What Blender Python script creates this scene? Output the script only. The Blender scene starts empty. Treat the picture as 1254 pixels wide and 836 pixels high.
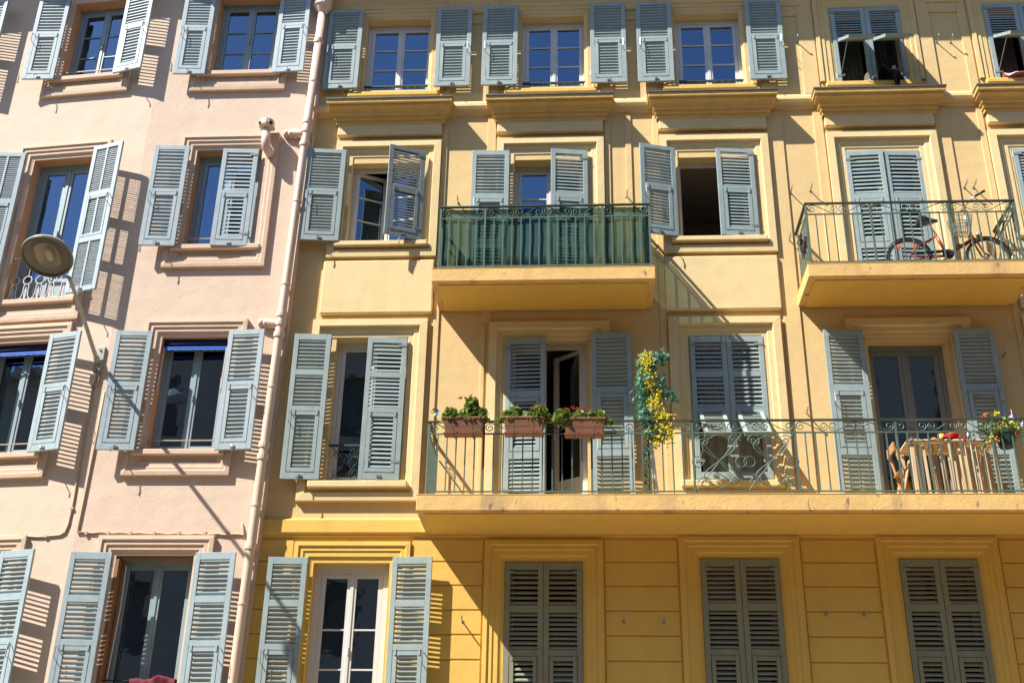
import bpy, bmesh, math, random
from math import sin, cos, pi, radians as R
from mathutils import Vector, Matrix
random.seed(7)
SC = bpy.context.scene
COL = SC.collection

# ------------------------------------------------------------------ helpers
class MB:
    """collects faces in facade coordinates: x right, o outward from the wall, z up"""
    def __init__(s): s.v=[]; s.f=[]; s.m=[]; s.mi=0; s.M=None
    def vert(s,p):
        p=Vector(p)
        if s.M is not None: p=s.M@p
        s.v.append(p); return len(s.v)-1
    def face(s,idx): s.f.append(list(idx)); s.m.append(s.mi)
    def poly(s,pts): s.face([s.vert((p[0],-p[1],p[2])) for p in pts])
    def box(s,x0,x1,o0,o1,z0,z1):
        i=len(s.v)
        for z in (z0,z1):
            for (x,o) in ((x0,o0),(x1,o0),(x1,o1),(x0,o1)): s.vert((x,-o,z))
        for q in ((0,1,2,3),(4,5,6,7),(0,1,5,4),(1,2,6,5),(2,3,7,6),(3,0,4,7)): s.face([i+k for k in q])
    def loops(s,loops,closed=False,cap=False):
        """connect successive point loops (facade coords)"""
        ids=[[s.vert((p[0],-p[1],p[2])) for p in L] for L in loops]
        n=len(ids[0])
        for a,b in zip(ids,ids[1:]):
            for k in range(n if closed else n-1):
                s.face([a[k],a[(k+1)%n],b[(k+1)%n],b[k]])
        if cap: s.face(ids[0]); s.face(ids[-1])
    def tube(s,pts,r,n=6,closed=False,cap=True):
        P=[Vector((p[0],-p[1],p[2])) for p in pts]; N=len(P)
        if N<2: return
        rr=r if isinstance(r,(list,tuple)) else [r]*N
        up=None; rings=[]
        for i in range(N):
            if closed: t=P[(i+1)%N]-P[i-1]
            else: t=P[min(i+1,N-1)]-P[max(i-1,0)]
            if t.length<1e-9: t=Vector((0,0,1))
            t.normalize()
            if up is None:
                up=Vector((0,0,1)) if abs(t.z)<.9 else Vector((0,1,0))
            up=up-t*up.dot(t)
            if up.length<1e-6: up=Vector((1,0,0))-t*t.x
            up.normalize(); b=t.cross(up)
            rings.append([s.vert(P[i]+(up*cos(2*pi*k/n)+b*sin(2*pi*k/n))*rr[i]) for k in range(n)])
        for i in range(N if closed else N-1):
            a=rings[i]; c=rings[(i+1)%N]
            for k in range(n): s.face([a[k],a[(k+1)%n],c[(k+1)%n],c[k]])
        if cap and not closed: s.face(rings[0]); s.face(rings[-1])
    def lathe(s,prof,c,ax,n=16,cap=True):
        """prof: (radius, distance along axis ax) from c (facade coords)"""
        c=Vector((c[0],-c[1],c[2])); ax=Vector((ax[0],-ax[1],ax[2])).normalized()
        u=ax.orthogonal().normalized(); w=ax.cross(u); rings=[]
        for (r,d) in prof:
            rings.append([s.vert(c+ax*d+(u*cos(2*pi*k/n)+w*sin(2*pi*k/n))*max(r,1e-4)) for k in range(n)])
        for a,b in zip(rings,rings[1:]):
            for k in range(n): s.face([a[k],a[(k+1)%n],b[(k+1)%n],b[k]])
        if cap: s.face(rings[0]); s.face(rings[-1])
    def mesh(s,name,mats,smooth=False,recalc=True):
        me=bpy.data.meshes.new(name); me.from_pydata([tuple(v) for v in s.v],[],s.f)
        for m in (mats if isinstance(mats,(list,tuple)) else [mats]): me.materials.append(m)
        for p,k in zip(me.polygons,s.m): p.material_index=k; p.use_smooth=smooth
        if recalc:
            bm=bmesh.new(); bm.from_mesh(me); bmesh.ops.recalc_face_normals(bm,faces=bm.faces); bm.to_mesh(me); bm.free()
        me.update(); return me
    def build(s,name,mats,parent=None,frame=None,smooth=False,recalc=True,bevel=0):
        return link(name,s.mesh(name,mats,smooth,recalc),parent,frame,bevel)

def link(name,me,parent=None,frame=None,bevel=0):
    o=bpy.data.objects.new(name,me); COL.objects.link(o)
    if frame is not None: o.location=frame[0]; o.rotation_euler=(0,0,frame[1])
    if parent is not None:
        o.parent=parent
        if parent.type=='EMPTY': o.matrix_parent_inverse=Matrix.Translation(-Vector(parent.location))
    if bevel:
        b=o.modifiers.new('bevel','BEVEL'); b.width=bevel; b.segments=2; b.limit_method='ANGLE'; b.angle_limit=R(40)
    return o
def tag(o,label=None,cat=None,group=None,kind=None):
    if label: o['label']=label
    if cat: o['category']=cat
    if group: o['group']=group
    if kind: o['kind']=kind
    return o
def thing(name,loc,label,cat,group=None):
    o=bpy.data.objects.new(name,None); COL.objects.link(o); o.location=loc; o.empty_display_size=.2
    return tag(o,label,cat,group)
def copy_tree(o,parent=None):
    c=o.copy(); COL.objects.link(c); c.parent=parent
    for ch in [x for x in bpy.data.objects if x.parent==o]: copy_tree(ch,c)
    return c

# facade frames (origin, rotation about z)
YF=((0,0,0),0.0)
PF=((0,-.09,0),0.0)
LF=((-6.76,-.09,0),R(-5.58))
def fpt(F,x,o,z):
    a=F[1]; return Vector((F[0][0]+x*cos(a)+o*sin(a), F[0][1]+x*sin(a)-o*cos(a), F[0][2]+z))

# ------------------------------------------------------------------ materials
def srgb(r,g,b): return tuple(((c/255/12.92) if c/255<=.04045 else ((c/255+.055)/1.055)**2.4) for c in (r,g,b))+(1,)
def newmat(name):
    m=bpy.data.materials.new(name); m.use_nodes=True; nt=m.node_tree
    return m,nt,nt.nodes['Principled BSDF']
def mat(name,col,rough=.6,metal=0,var=0.0,scale=6,bump=0,bscale=60,dirt=None,dirtscale=3,dirtamt=.5,stretch=1,spec=.5,wear=None,wearamt=.62):
    m,nt,b=newmat(name); N=nt.nodes; L=nt.links
    b.inputs['Roughness'].default_value=rough; b.inputs['Metallic'].default_value=metal
    b.inputs['Specular IOR Level'].default_value=spec
    tc=N.new('ShaderNodeTexCoord'); out=None
    rgb=N.new('ShaderNodeRGB'); rgb.outputs[0].default_value=col; out=rgb.outputs[0]
    def noise(sc,det=5,st=1):
        mp=N.new('ShaderNodeMapping'); mp.inputs['Scale'].default_value=(1,1,1/st); L.new(tc.outputs['Object'],mp.inputs[0])
        n=N.new('ShaderNodeTexNoise'); n.inputs['Scale'].default_value=sc; n.inputs['Detail'].default_value=det; n.inputs['Roughness'].default_value=.6
        L.new(mp.outputs[0],n.inputs['Vector']); return n
    if var:
        n=noise(scale,6,stretch); mr=N.new('ShaderNodeMapRange'); mr.inputs[1].default_value=.3; mr.inputs[2].default_value=.7
        mr.inputs[3].default_value=1-var; mr.inputs[4].default_value=1+var; L.new(n.outputs['Fac'],mr.inputs[0])
        n2=noise(scale*.17,3); mr2=N.new('ShaderNodeMapRange'); mr2.inputs[1].default_value=.3; mr2.inputs[2].default_value=.7
        mr2.inputs[3].default_value=1-var*.8; mr2.inputs[4].default_value=1+var*.8; L.new(n2.outputs['Fac'],mr2.inputs[0])
        mu=N.new('ShaderNodeMath'); mu.operation='MULTIPLY'; L.new(mr.outputs[0],mu.inputs[0]); L.new(mr2.outputs[0],mu.inputs[1])
        vm=N.new('ShaderNodeVectorMath'); vm.operation='SCALE'; L.new(out,vm.inputs[0]); L.new(mu.outputs[0],vm.inputs['Scale']); out=vm.outputs[0]
    def over(c,sc,amt,lo,hi,st):
        nonlocal out
        n=noise(sc,8,st); rp=N.new('ShaderNodeMapRange'); rp.inputs[1].default_value=lo; rp.inputs[2].default_value=hi
        rp.inputs[3].default_value=0; rp.inputs[4].default_value=amt; L.new(n.outputs['Fac'],rp.inputs[0])
        mx=N.new('ShaderNodeMix'); mx.data_type='RGBA'; L.new(rp.outputs[0],mx.inputs['Factor']); L.new(out,mx.inputs['A']); mx.inputs['B'].default_value=c; out=mx.outputs['Result']
    if dirt: over(dirt,dirtscale,dirtamt,.54,.72,6)
    if wear: over(wear,9,.8,wearamt,wearamt+.06,2.5)
    L.new(out,b.inputs['Base Color'])
    if bump:
        n=noise(bscale,6); n3=noise(bscale*.08,3)
        ad=N.new('ShaderNodeMath'); ad.operation='MULTIPLY_ADD'; ad.inputs[1].default_value=2.5; L.new(n3.outputs['Fac'],ad.inputs[0]); L.new(n.outputs['Fac'],ad.inputs[2])
        bp=N.new('ShaderNodeBump'); bp.inputs['Strength'].default_value=bump; bp.inputs['Distance'].default_value=.02; L.new(ad.outputs[0],bp.inputs['Height']); L.new(bp.outputs[0],b.inputs['Normal'])
    return m

M={}
M['wall_y']=mat('ochre_plaster',(.65,.465,.215,1),.85,var=.05,scale=4,bump=.16,bscale=45,dirt=(.54,.36,.15,1),dirtscale=1.1,dirtamt=.25)
M['trim_y']=mat('cream_yellow_plaster',(.68,.52,.265,1),.8,var=.045,scale=5,bump=.14,bscale=45,dirt=(.52,.34,.13,1),dirtscale=1.3,dirtamt=.25)
M['wall_g']=mat('golden_plaster',(.67,.425,.09,1),.8,var=.05,scale=4,bump=.16,bscale=40,dirt=(.54,.30,.05,1),dirtscale=1.2,dirtamt=.25)
M['slab']=mat('balcony_plaster',(.66,.42,.155,1),.85,var=.06,scale=5,bump=.25,bscale=40,dirt=(.30,.19,.10,1),dirtscale=1.7,dirtamt=.75,wear=(.15,.10,.07,1),wearamt=.61)
M['cornice']=mat('cornice_plaster',(.62,.40,.13,1),.85,var=.07,scale=6,bump=.3,bscale=50,dirt=(.35,.22,.08,1),dirtscale=3,dirtamt=.3)
M['flash']=mat('lead_flashing',(.09,.085,.08,1),.6,var=.2,scale=8)
M['wall_p']=mat('pink_plaster',(.64,.49,.38,1),.88,var=.035,scale=3,bump=.2,bscale=38,dirt=(.53,.40,.30,1),dirtscale=.9,dirtamt=.22)
M['trim_p']=mat('salmon_plaster',(.62,.45,.33,1),.85,var=.04,scale=5,bump=.2,bscale=45)
M['reveal_p']=mat('brown_reveal_plaster',(.56,.33,.18,1),.85,var=.05,scale=5,bump=.2)
M['pipe']=mat('cream_painted_zinc',(.66,.49,.38,1),.5,var=.05,scale=7,dirt=(.45,.3,.2,1),dirtscale=4,dirtamt=.35)
M['sh_p']=mat('blue_grey_shutter_paint',(.31,.385,.42,1),.55,var=.09,scale=9,dirt=(.22,.27,.29,1),dirtscale=2.2,dirtamt=.5,wear=(.19,.25,.27,1),wearamt=.68)
M['sh_y']=mat('green_grey_shutter_paint',(.275,.34,.34,1),.55,var=.10,scale=9,dirt=(.19,.23,.22,1),dirtscale=2.2,dirtamt=.5,wear=(.15,.19,.19,1),wearamt=.67)
M['sh_w']=mat('weathered_shutter_paint',(.23,.27,.27,1),.7,var=.15,scale=10,wear=(.32,.3,.27,1),wearamt=.58)
M['sh_g']=mat('bounce_tinted_shutter_paint',(.22,.22,.15,1),.6,var=.07,scale=9,wear=(.13,.13,.12,1),wearamt=.67)  # closed lower shutters; warm light bounced off the ground tinted into the paint
M['win_p']=mat('blue_grey_window_paint',(.25,.34,.375,1),.45,var=.05,scale=9)
M['win_y']=mat('white_window_frame',(.62,.61,.585,1),.35,var=.03,scale=6)
M['win_g']=mat('grey_green_window_paint',(.2,.23,.21,1),.5,var=.06,scale=8)
M['wood']=mat('brown_painted_wood',(.24,.13,.06,1),.6,var=.15,scale=12,stretch=6)
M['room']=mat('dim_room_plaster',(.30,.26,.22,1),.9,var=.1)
M['curtain']=mat('dark_curtain_cloth',(.10,.10,.085,1),.95,var=.15,scale=7)
M['net']=mat('net_curtain_cloth',(.35,.36,.34,1),.95,var=.1,scale=7)
M['iron']=mat('dark_green_iron',(.035,.06,.05,1),.45,metal=.2,var=.15,scale=20)
M['iron_l']=mat('grey_green_iron',(.085,.13,.105,1),.45,metal=.1,var=.15,scale=20)
M['iron_w']=mat('pale_painted_iron',(.50,.47,.47,1),.5,var=.06,scale=20)
M['iron_k']=mat('black_iron',(.025,.025,.027,1),.45,metal=.3)
M['steel']=mat('dull_steel',(.35,.35,.36,1),.4,metal=.8)
M['terra']=mat('terracotta_plastic',(.21,.082,.040,1),.55,var=.1,scale=9,wear=(.42,.2,.14,1),wearamt=.68)
M['soil']=mat('potting_soil',(.04,.028,.02,1),.95)
M['blue']=mat('blue_awning_cloth',(.01,.15,.75,1),.6,var=.05)
M['shaded_blue']=mat('shaded_blue_awning_cloth',(.012,.018,.08,1),.8,var=.1)  # blue awning cloth in shade under the lintel, the darkness put into its colour
M['lampgrey']=mat('grey_lamp_paint',(.33,.32,.29,1),.45,var=.08,scale=12)
M['red']=mat('red_bicycle_paint',(.22,.02,.012,1),.35,var=.05)
M['rubber']=mat('black_rubber',(.022,.022,.024,1),.75)
M['black']=mat('black_plastic',(.02,.02,.022,1),.45)
M['chrome']=mat('chrome',(.6,.6,.62,1),.18,metal=1)
M['orange']=mat('orange_reflector',(.75,.16,.02,1),.3)
M['wicker']=mat('grey_wire_mesh',(.13,.12,.105,1),.6,var=.2,scale=40)
M['tablewood']=mat('pale_teak_slats',(.64,.48,.30,1),.6,var=.15,scale=9,stretch=6)
M['magenta']=mat('magenta_plastic',(.55,.02,.16,1),.35)
M['redpl']=mat('red_enamel',(.72,.04,.02,1),.25)
M['yellowpl']=mat('yellow_plastic',(.75,.48,.03,1),.35)
M['greenpot']=mat('dark_green_plastic',(.02,.055,.035,1),.5)
M['garm']=mat('charcoal_cloth',(.02,.02,.027,1),.9,spec=.1,var=.15,scale=14)
M['pinkc']=mat('pink_cloth',(.9,.48,.55,1),.9,var=.1,scale=14)
M['redc']=mat('dark_red_cloth',(.11,.006,.018,1),.9,var=.15,scale=14)
M['whitec']=mat('white_cloth',(.72,.72,.74,1),.9)
M['cable']=mat('painted_cable',(.5,.35,.25,1),.6)
M['bluefl']=mat('dark_blue_cloth',(.02,.02,.13,1),.8)
M['street']=mat('worn_stone_setts',(.22,.195,.16,1),.9,var=.12,scale=3,bump=.3,bscale=70)
M['pave']=mat('pale_paving_stone',(.31,.26,.185,1),.85,var=.08,scale=3,bump=.2,bscale=30)
M['stone']=mat('pale_stone_facade',(.30,.27,.22,1),.85,var=.06,scale=2,bump=.2,bscale=20)
M['roof']=mat('roof_tiles',(.24,.10,.06,1),.85,var=.15,scale=9)

def leafmat(name,c1,c2):
    m,nt,b=newmat(name); N=nt.nodes; L=nt.links
    g=N.new('ShaderNodeTexCoord'); n=N.new('ShaderNodeTexNoise'); n.inputs['Scale'].default_value=14; n.inputs['Detail'].default_value=3
    L.new(g.outputs['Object'],n.inputs['Vector']); mx=N.new('ShaderNodeMix'); mx.data_type='RGBA'
    mr=N.new('ShaderNodeMapRange'); mr.inputs[1].default_value=.35; mr.inputs[2].default_value=.65; L.new(n.outputs['Fac'],mr.inputs[0])
    L.new(mr.outputs[0],mx.inputs['Factor']); mx.inputs['A'].default_value=c1; mx.inputs['B'].default_value=c2
    L.new(mx.outputs['Result'],b.inputs['Base Color']); b.inputs['Roughness'].default_value=.5
    t=N.new('ShaderNodeBsdfTranslucent'); L.new(mx.outputs['Result'],t.inputs[0]); ms=N.new('ShaderNodeMixShader'); ms.inputs[0].default_value=.25
    L.new(b.outputs[0],ms.inputs[1]); L.new(t.outputs[0],ms.inputs[2]); L.new(ms.outputs[0],N['Material Output'].inputs[0]); return m
M['leaf']=leafmat('geranium_leaves',(.13,.22,.03,1),(.29,.35,.08,1))
M['teal']=leafmat('teal_leaves',(.05,.19,.11,1),(.19,.37,.30,1))
M['petal_r']=leafmat('red_petals',(.55,.03,.03,1),(.65,.09,.06,1))
M['petal_y']=leafmat('yellow_petals',(.82,.70,.03,1),(.87,.80,.10,1))
M['petal_o']=leafmat('orange_petals',(.75,.25,.02,1),(.8,.35,.05,1))

def glassmat(name,ior,tint,rough=.02,wav=.05,gt=(1,1,1,1)):
    m,nt,b=newmat(name); N=nt.nodes; L=nt.links; N.remove(b)
    fr=N.new('ShaderNodeFresnel'); fr.inputs['IOR'].default_value=ior
    gl=N.new('ShaderNodeBsdfGlossy'); gl.inputs['Roughness'].default_value=rough; gl.inputs['Color'].default_value=gt
    tr=N.new('ShaderNodeBsdfTransparent'); tr.inputs[0].default_value=tint
    tc=N.new('ShaderNodeTexCoord'); n=N.new('ShaderNodeTexNoise'); n.inputs['Scale'].default_value=3; L.new(tc.outputs['Object'],n.inputs['Vector'])
    bp=N.new('ShaderNodeBump'); bp.inputs['Strength'].default_value=wav; bp.inputs['Distance'].default_value=.05; L.new(n.outputs['Fac'],bp.inputs['Height']); L.new(bp.outputs[0],gl.inputs['Normal'])
    ms=N.new('ShaderNodeMixShader'); L.new(fr.outputs[0],ms.inputs[0]); L.new(tr.outputs[0],ms.inputs[1]); L.new(gl.outputs[0],ms.inputs[2])
    L.new(ms.outputs[0],N['Material Output'].inputs[0]); return m
M['glass']=glassmat('window_glass',3.3,(.35,.4,.45,1),gt=(.46,.68,1,1))
M['lens']=glassmat('lamp_lens',1.35,(.92,.88,.80,1),.05)
def netmat():
    m,nt,b=newmat('green_mesh_cloth'); N=nt.nodes; L=nt.links
    b.inputs['Base Color'].default_value=(.03,.10,.085,1); b.inputs['Roughness'].default_value=.8
    t=N.new('ShaderNodeBsdfTransparent'); t.inputs[0].default_value=(.5,.62,.56,1)
    tc=N.new('ShaderNodeTexCoord'); n=N.new('ShaderNodeTexNoise'); n.inputs['Scale'].default_value=2.2; n.inputs['Detail'].default_value=3; L.new(tc.outputs['Object'],n.inputs['Vector'])
    mr=N.new('ShaderNodeMapRange'); mr.inputs[1].default_value=.35; mr.inputs[2].default_value=.65; mr.inputs[3].default_value=.36; mr.inputs[4].default_value=.56; L.new(n.outputs['Fac'],mr.inputs[0])
    ms=N.new('ShaderNodeMixShader'); L.new(mr.outputs[0],ms.inputs[0]); L.new(t.outputs[0],ms.inputs[1]); L.new(b.outputs[0],ms.inputs[2]); L.new(ms.outputs[0],N['Material Output'].inputs[0]); return m
M['mesh']=netmat()
def lensmat():
    m,nt,b=newmat('dusty_lens'); N=nt.nodes; L=nt.links
    b.inputs['Base Color'].default_value=(.42,.43,.44,1); b.inputs['Roughness'].default_value=.25
    t=N.new('ShaderNodeBsdfTransparent'); t.inputs[0].default_value=(.95,.92,.86,1)
    ms=N.new('ShaderNodeMixShader'); ms.inputs[0].default_value=.13; L.new(t.outputs[0],ms.inputs[1]); L.new(b.outputs[0],ms.inputs[2]); L.new(ms.outputs[0],N['Material Output'].inputs[0]); return m
M['lens']=lensmat()

# ------------------------------------------------------------------ buildings: roots
YB=thing('yellow_building',(2,0,0),'yellow ochre apartment house with balconies and grey shutters, right of the drainpipe','building')
PB=thing('pink_building',(-6.5,-.1,0),'pale pink apartment house with blue grey shutters, left of the drainpipe','building')

def wall(name,F,parent,m,holes,x0,x1,z0,z1,depth=.26,right=None,rev=None):
    xs=sorted({x0,x1}|{h[0] for h in holes}|{h[1] for h in holes}); zs=sorted({z0,z1}|{h[2] for h in holes}|{h[3] for h in holes})
    b=MB()
    for i in range(len(xs)-1):
        for j in range(len(zs)-1):
            cx=(xs[i]+xs[i+1])/2; cz=(zs[j]+zs[j+1])/2
            if any(h[0]<cx<h[1] and h[2]<cz<h[3] for h in holes): continue
            b.poly([(xs[i],0,zs[j]),(xs[i+1],0,zs[j]),(xs[i+1],0,zs[j+1]),(xs[i],0,zs[j+1])])
    if right:   # sloping right border with its return
        (xb,xt,back)=right
        b.poly([(x1,0,z0),(xb,0,z0),(xt,0,z1),(x1,0,z1)]); b.poly([(xb,0,z0),(xb,-back,z0),(xt,-back,z1),(xt,0,z1)])
    b.mi=1
    for h in holes:
        a,c,d,e=h; D=-depth
        b.poly([(a,0,d),(a,D,d),(a,D,e),(a,0,e)]); b.poly([(c,0,d),(c,D,d),(c,D,e),(c,0,e)])
        b.poly([(a,0,e),(c,0,e),(c,D,e),(a,D,e)]); b.poly([(a,0,d),(c,0,d),(c,D,d),(a,D,d)])
    return b.build(name,[m,rev or m],parent,F,recalc=False)

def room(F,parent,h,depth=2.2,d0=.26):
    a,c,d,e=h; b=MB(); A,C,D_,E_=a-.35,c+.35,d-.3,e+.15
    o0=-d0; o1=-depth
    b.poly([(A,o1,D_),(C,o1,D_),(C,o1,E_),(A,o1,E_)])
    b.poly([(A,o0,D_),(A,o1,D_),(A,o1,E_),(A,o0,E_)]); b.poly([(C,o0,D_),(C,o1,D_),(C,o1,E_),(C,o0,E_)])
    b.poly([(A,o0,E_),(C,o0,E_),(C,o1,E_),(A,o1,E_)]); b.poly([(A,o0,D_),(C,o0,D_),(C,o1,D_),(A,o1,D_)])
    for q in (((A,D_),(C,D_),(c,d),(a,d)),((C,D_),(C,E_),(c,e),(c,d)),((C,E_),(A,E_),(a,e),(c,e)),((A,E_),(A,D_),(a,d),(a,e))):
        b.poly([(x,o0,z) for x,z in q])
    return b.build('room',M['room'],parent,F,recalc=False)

def surround(F,parent,m,x0,x1,z0,z1,prof,door=False,bev=0,name='window_surround'):
    """mitred moulding round an opening; prof = [(outset, outward)]"""
    L=[]
    for (s,o) in prof:
        if door: L.append([(x0-s,o,z0),(x0-s,o,z1+s),(x1+s,o,z1+s),(x1+s,o,z0)])
        else: L.append([(x0-s,o,z0-s),(x0-s,o,z1+s),(x1+s,o,z1+s),(x1+s,o,z0-s)])
    b=MB(); b.loops(L,closed=not door)
    return b.build(name,m,parent,F)

def window(F,parent,x0,x1,z0,z1,m,depth=.2,munt=(),open_=(0,0),fw=.045,sw=.055,solid=0,curtain=None,guard=None,handle=True):
    D=-depth; b=MB(); g=.001
    x0+=g;x1-=g;z0+=g;z1-=g
    b.box(x0,x0+fw,D-.06,D,z0,z1); b.box(x1-fw,x1,D-.06,D,z0,z1); b.box(x0+fw,x1-fw,D-.06,D,z1-fw*1.2,z1); b.box(x0+fw,x1-fw,D-.06,D,z0,z0+fw)
    w=b.build('window',m,parent,F,bevel=.004)
    X0,X1,Z0,Z1=x0+fw+.003,x1-fw-.003,z0+fw+.003,z1-fw*1.2-.003; mid=(X0+X1)/2
    for k,(a,c) in enumerate(((X0,mid-.002),(mid+.002,X1))):
        hx=a if k==0 else c; ang=open_[k]
        s=MB(); p=MB(); t=.045; f=D-.008
        wd=c-a; s0=(0 if k==0 else -wd); s1=s0+wd
        s.box(s0,s0+sw,-t,0,Z0,Z1); s.box(s1-sw,s1,-t,0,Z0,Z1); s.box(s0+sw,s1-sw,-t,0,Z1-sw,Z1); s.box(s0+sw,s1-sw,-t,0,Z0,Z0+sw*1.3)
        if k==1: s.box(s0-.02,s0+.025,.001,.012,Z0,Z1)
        if k==1 and handle: s.box(s0+.005,s0+.02,.012,.04,(Z0+Z1)/2-.06,(Z0+Z1)/2+.04)
        gz0=Z0+sw*1.3
        if solid: s.box(s0+sw,s1-sw,-t*.7,-.012,gz0,gz0+solid); gz0+=solid
        for u in munt:
            zz=gz0+(Z1-sw-gz0)*u; s.box(s0+sw,s1-sw,-t*.6,-.006,zz-.011,zz+.011)
        p.box(s0+sw-.005,s1-sw+.005,-t*.5-.004,-t*.5,gz0-.005,Z1-sw+.005)
        fr=((hx,-f,0),(ang if k==0 else -ang))
        so=s.build('sash',m,w,fr,bevel=.003); po=p.build('pane',M['glass'],w,fr)
    if curtain:
        for (u0,u1) in curtain[1]:
            c=MB(); n=28; A=x0+fw+(x1-x0-2*fw)*u0; B=x0+fw+(x1-x0-2*fw)*u1; pts=[]
            for i in range(n+1):
                u=i/n; pts.append((A+(B-A)*u, D-.12-.025*sin(u*n*1.3)-.01*sin(u*17)))
            c.loops([[(x,o,z0+.05) for x,o in pts],[(x,o,z1-.05) for x,o in pts]])
            c.build('curtain',M[curtain[0]],w,((0,0,0),0),smooth=True,recalc=False)
    return w

# ------------------------------------------------------------------ shutters
TYPES={'A':[('l',.56,.957),('f',.055,.525)],'E':[('l',.61,.957),('f',.045,.58)],'B':[('l',.745,.957),('l',.49,.705),('f',.045,.455)],
       'D':[('l',.685,.965),('f',.335,.645),('l',.045,.295)],'C':[('l',.67,.972),('f',.36,.635),('l',.03,.325)]}
CACHE={}
def shutter_meshes(w,h,s,ty,sp,m):
    key=(round(w,3),round(h,3),s,ty,sp,m.name)
    if key in CACHE: return CACHE[key]
    th=.038; st=.068
    fr=MB(); los=[]; fl=[]
    def X(a,c): return (a,c) if s>0 else (-c,-a)
    def bx(b,a,c,o0,o1,z0,z1): x=X(a,c); b.box(x[0],x[1],o0,o1,z0,z1)
    bx(fr,0,st,0,th,0,h); bx(fr,w-st,w,0,th,0,h)
    secs=sorted([(a*h,b*h,k) for k,a,b in TYPES[ty]])
    z=0
    for a,b,k in secs: bx(fr,st,w-st,.001,th-.001,z,a); z=b
    bx(fr,st,w-st,.001,th-.001,z,h)
    q_=sp/.062 if sp>.04 else sp/.055
    rng=random.Random(int(w*1000+h*77))
    def slats(b,a,c,z0,z1):
        n=max(3,round((z1-z0)/sp)); q=(z1-z0)/n
        for i in range(n):
            zc=z0+q*(i+.5); tt=R(50)+rng.uniform(-.06,.06)
            dy=.0112*q_*(1.9 if m.name.startswith('weathered') else 1); dz=dy*math.tan(tt); tv=.0085*q_*rng.uniform(.9,1.12)
            # outer edge (o = th side) lower
            x=X(a,c); L=[]
            for xx in x: L.append([(xx,th/2-dy,zc+dz+tv),(xx,th/2+dy,zc-dz+tv),(xx,th/2+dy,zc-dz-tv),(xx,th/2-dy,zc+dz-tv)])
            b.loops(L,closed=True,cap=True)
    for a,b_,k in secs:
        if k=='l':
            lo=MB(); los.append(lo)
            if ty=='C':
                bx(fr,w/2-.016,w/2+.016,.002,th-.002,a,b_); slats(lo,st,w/2-.016,a,b_); slats(lo,w/2+.016,w-st,a,b_)
            else: slats(lo,st,w-st,a,b_)
        else:
            f=MB(); g=.007; r=.05 if ty!='C' else .03; A,C=st+g,w-st-g; H=b_-a-2*g
            bx(f,A,A+r,-.004,th+.004,-H,0); bx(f,C-r,C,-.004,th+.004,-H,0); bx(f,A+r,C-r,-.003,th+.003,-r,0); bx(f,A+r,C-r,-.003,th+.003,-H,-H+r*1.1)
            if ty=='C':
                bx(f,w/2-.016,w/2+.016,.002,th-.002,-H+r*1.1,-r); slats(f,A+r,w/2-.016,-H+r*1.1,-r); slats(f,w/2+.016,C-r,-H+r*1.1,-r)
            else: slats(f,A+r,C-r,-H+r*1.1,-r)
            if ty=='E': bx(f,A+r,C-r,.002,.007,-H+r*1.1,-r)  # backing board added behind the slats so the propped flap's shadow falls solid
            for q in (A+.03,C-.03):
                bx(f,q-.012,q+.012,th+.004,th+.012,-.05,.03); bx(f,q-.012,q+.012,-.012,-.004,-.05,.03)
            fl.append((b_-g,f.mesh('flap',m),H))
    # latch hook at the foot, on both faces; wire stay beside the flap; hinges
    la=MB(); xm=w*.5
    for (o0,o1) in ((-.012,0),(th,th+.012)): bx(la,xm-.03,xm+.03,o0,o1,.028,.058)
    sx=lambda a:(a if s>0 else -a)
    la.tube([(sx(xm),-.01,.045),(sx(xm),-.05,.05),(sx(xm+.03),-.075,.01),(sx(xm+.03),-.07,-.05)],.008,5)
    sy=MB()
    zf=max(b_ for a,b_,k in secs if k=='f')
    sy.tube([(sx(w-.05),-.005,zf-.02),(sx(w-.05),-.07,zf-.03),(sx(w-.05),-.075,zf-.17),(sx(w-.05),-.005,zf-.18)],.006,5)
    hi=[]
    for zz in (.94*h,.12*h):
        b=MB(); b.tube([(0,th/2,zz-.05),(0,th/2,zz+.05)],.013,6); bx(b,.0,.12,th,th+.006,zz-.018,zz+.018); hi.append(b.mesh('hinge',M['win_g']))
    CACHE[key]=(fr.mesh('shutter',m),[q.mesh('louvre_panel',m) for q in los],fl,la.mesh('latch',M['steel']),sy.mesh('stay_wire',M['steel']),hi)
    return CACHE[key]

def shutter(F,parent,xh,z0,w,h,s,phi,ty='A',m='sh_y',sp=.05,o=None,flap=0,stay=True,tilt=0,label=None):
    if o is None: o=.125 if phi>90 else .02
    fr,lo,fl,la,sy,hi=shutter_meshes(w,h,s,ty,sp,M[m])
    a=F[1]+(-R(phi) if s>0 else R(phi))
    ob=link('shutter',fr,parent,(fpt(F,xh,o,z0),a),bevel=.003)
    if tilt: ob.rotation_euler[1]=R(tilt)
    if label: ob['label']=label
    for q in lo: link('louvre_panel',q,ob)
    for (zt,fm,H) in fl:
        f=link('flap',fm,ob); f.location=(0,0,zt)
        if flap:
            f.rotation_euler[0]=-R(flap)
            # prop rod holding the flap out
            b=MB(); xx=(.06 if s>0 else -.06); a_=R(flap)
            b.tube([(xx,.035,zt-H*.85),(xx+(.07 if s>0 else -.07),.03+sin(a_)*H*.6,zt-cos(a_)*H*.6)],.006,5); b.build('prop_rod',M['steel'],ob)
    link('latch',la,ob)
    if stay: link('stay_wire',sy,ob)
    for k in hi: link('hinge',k,ob)
    return ob
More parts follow.
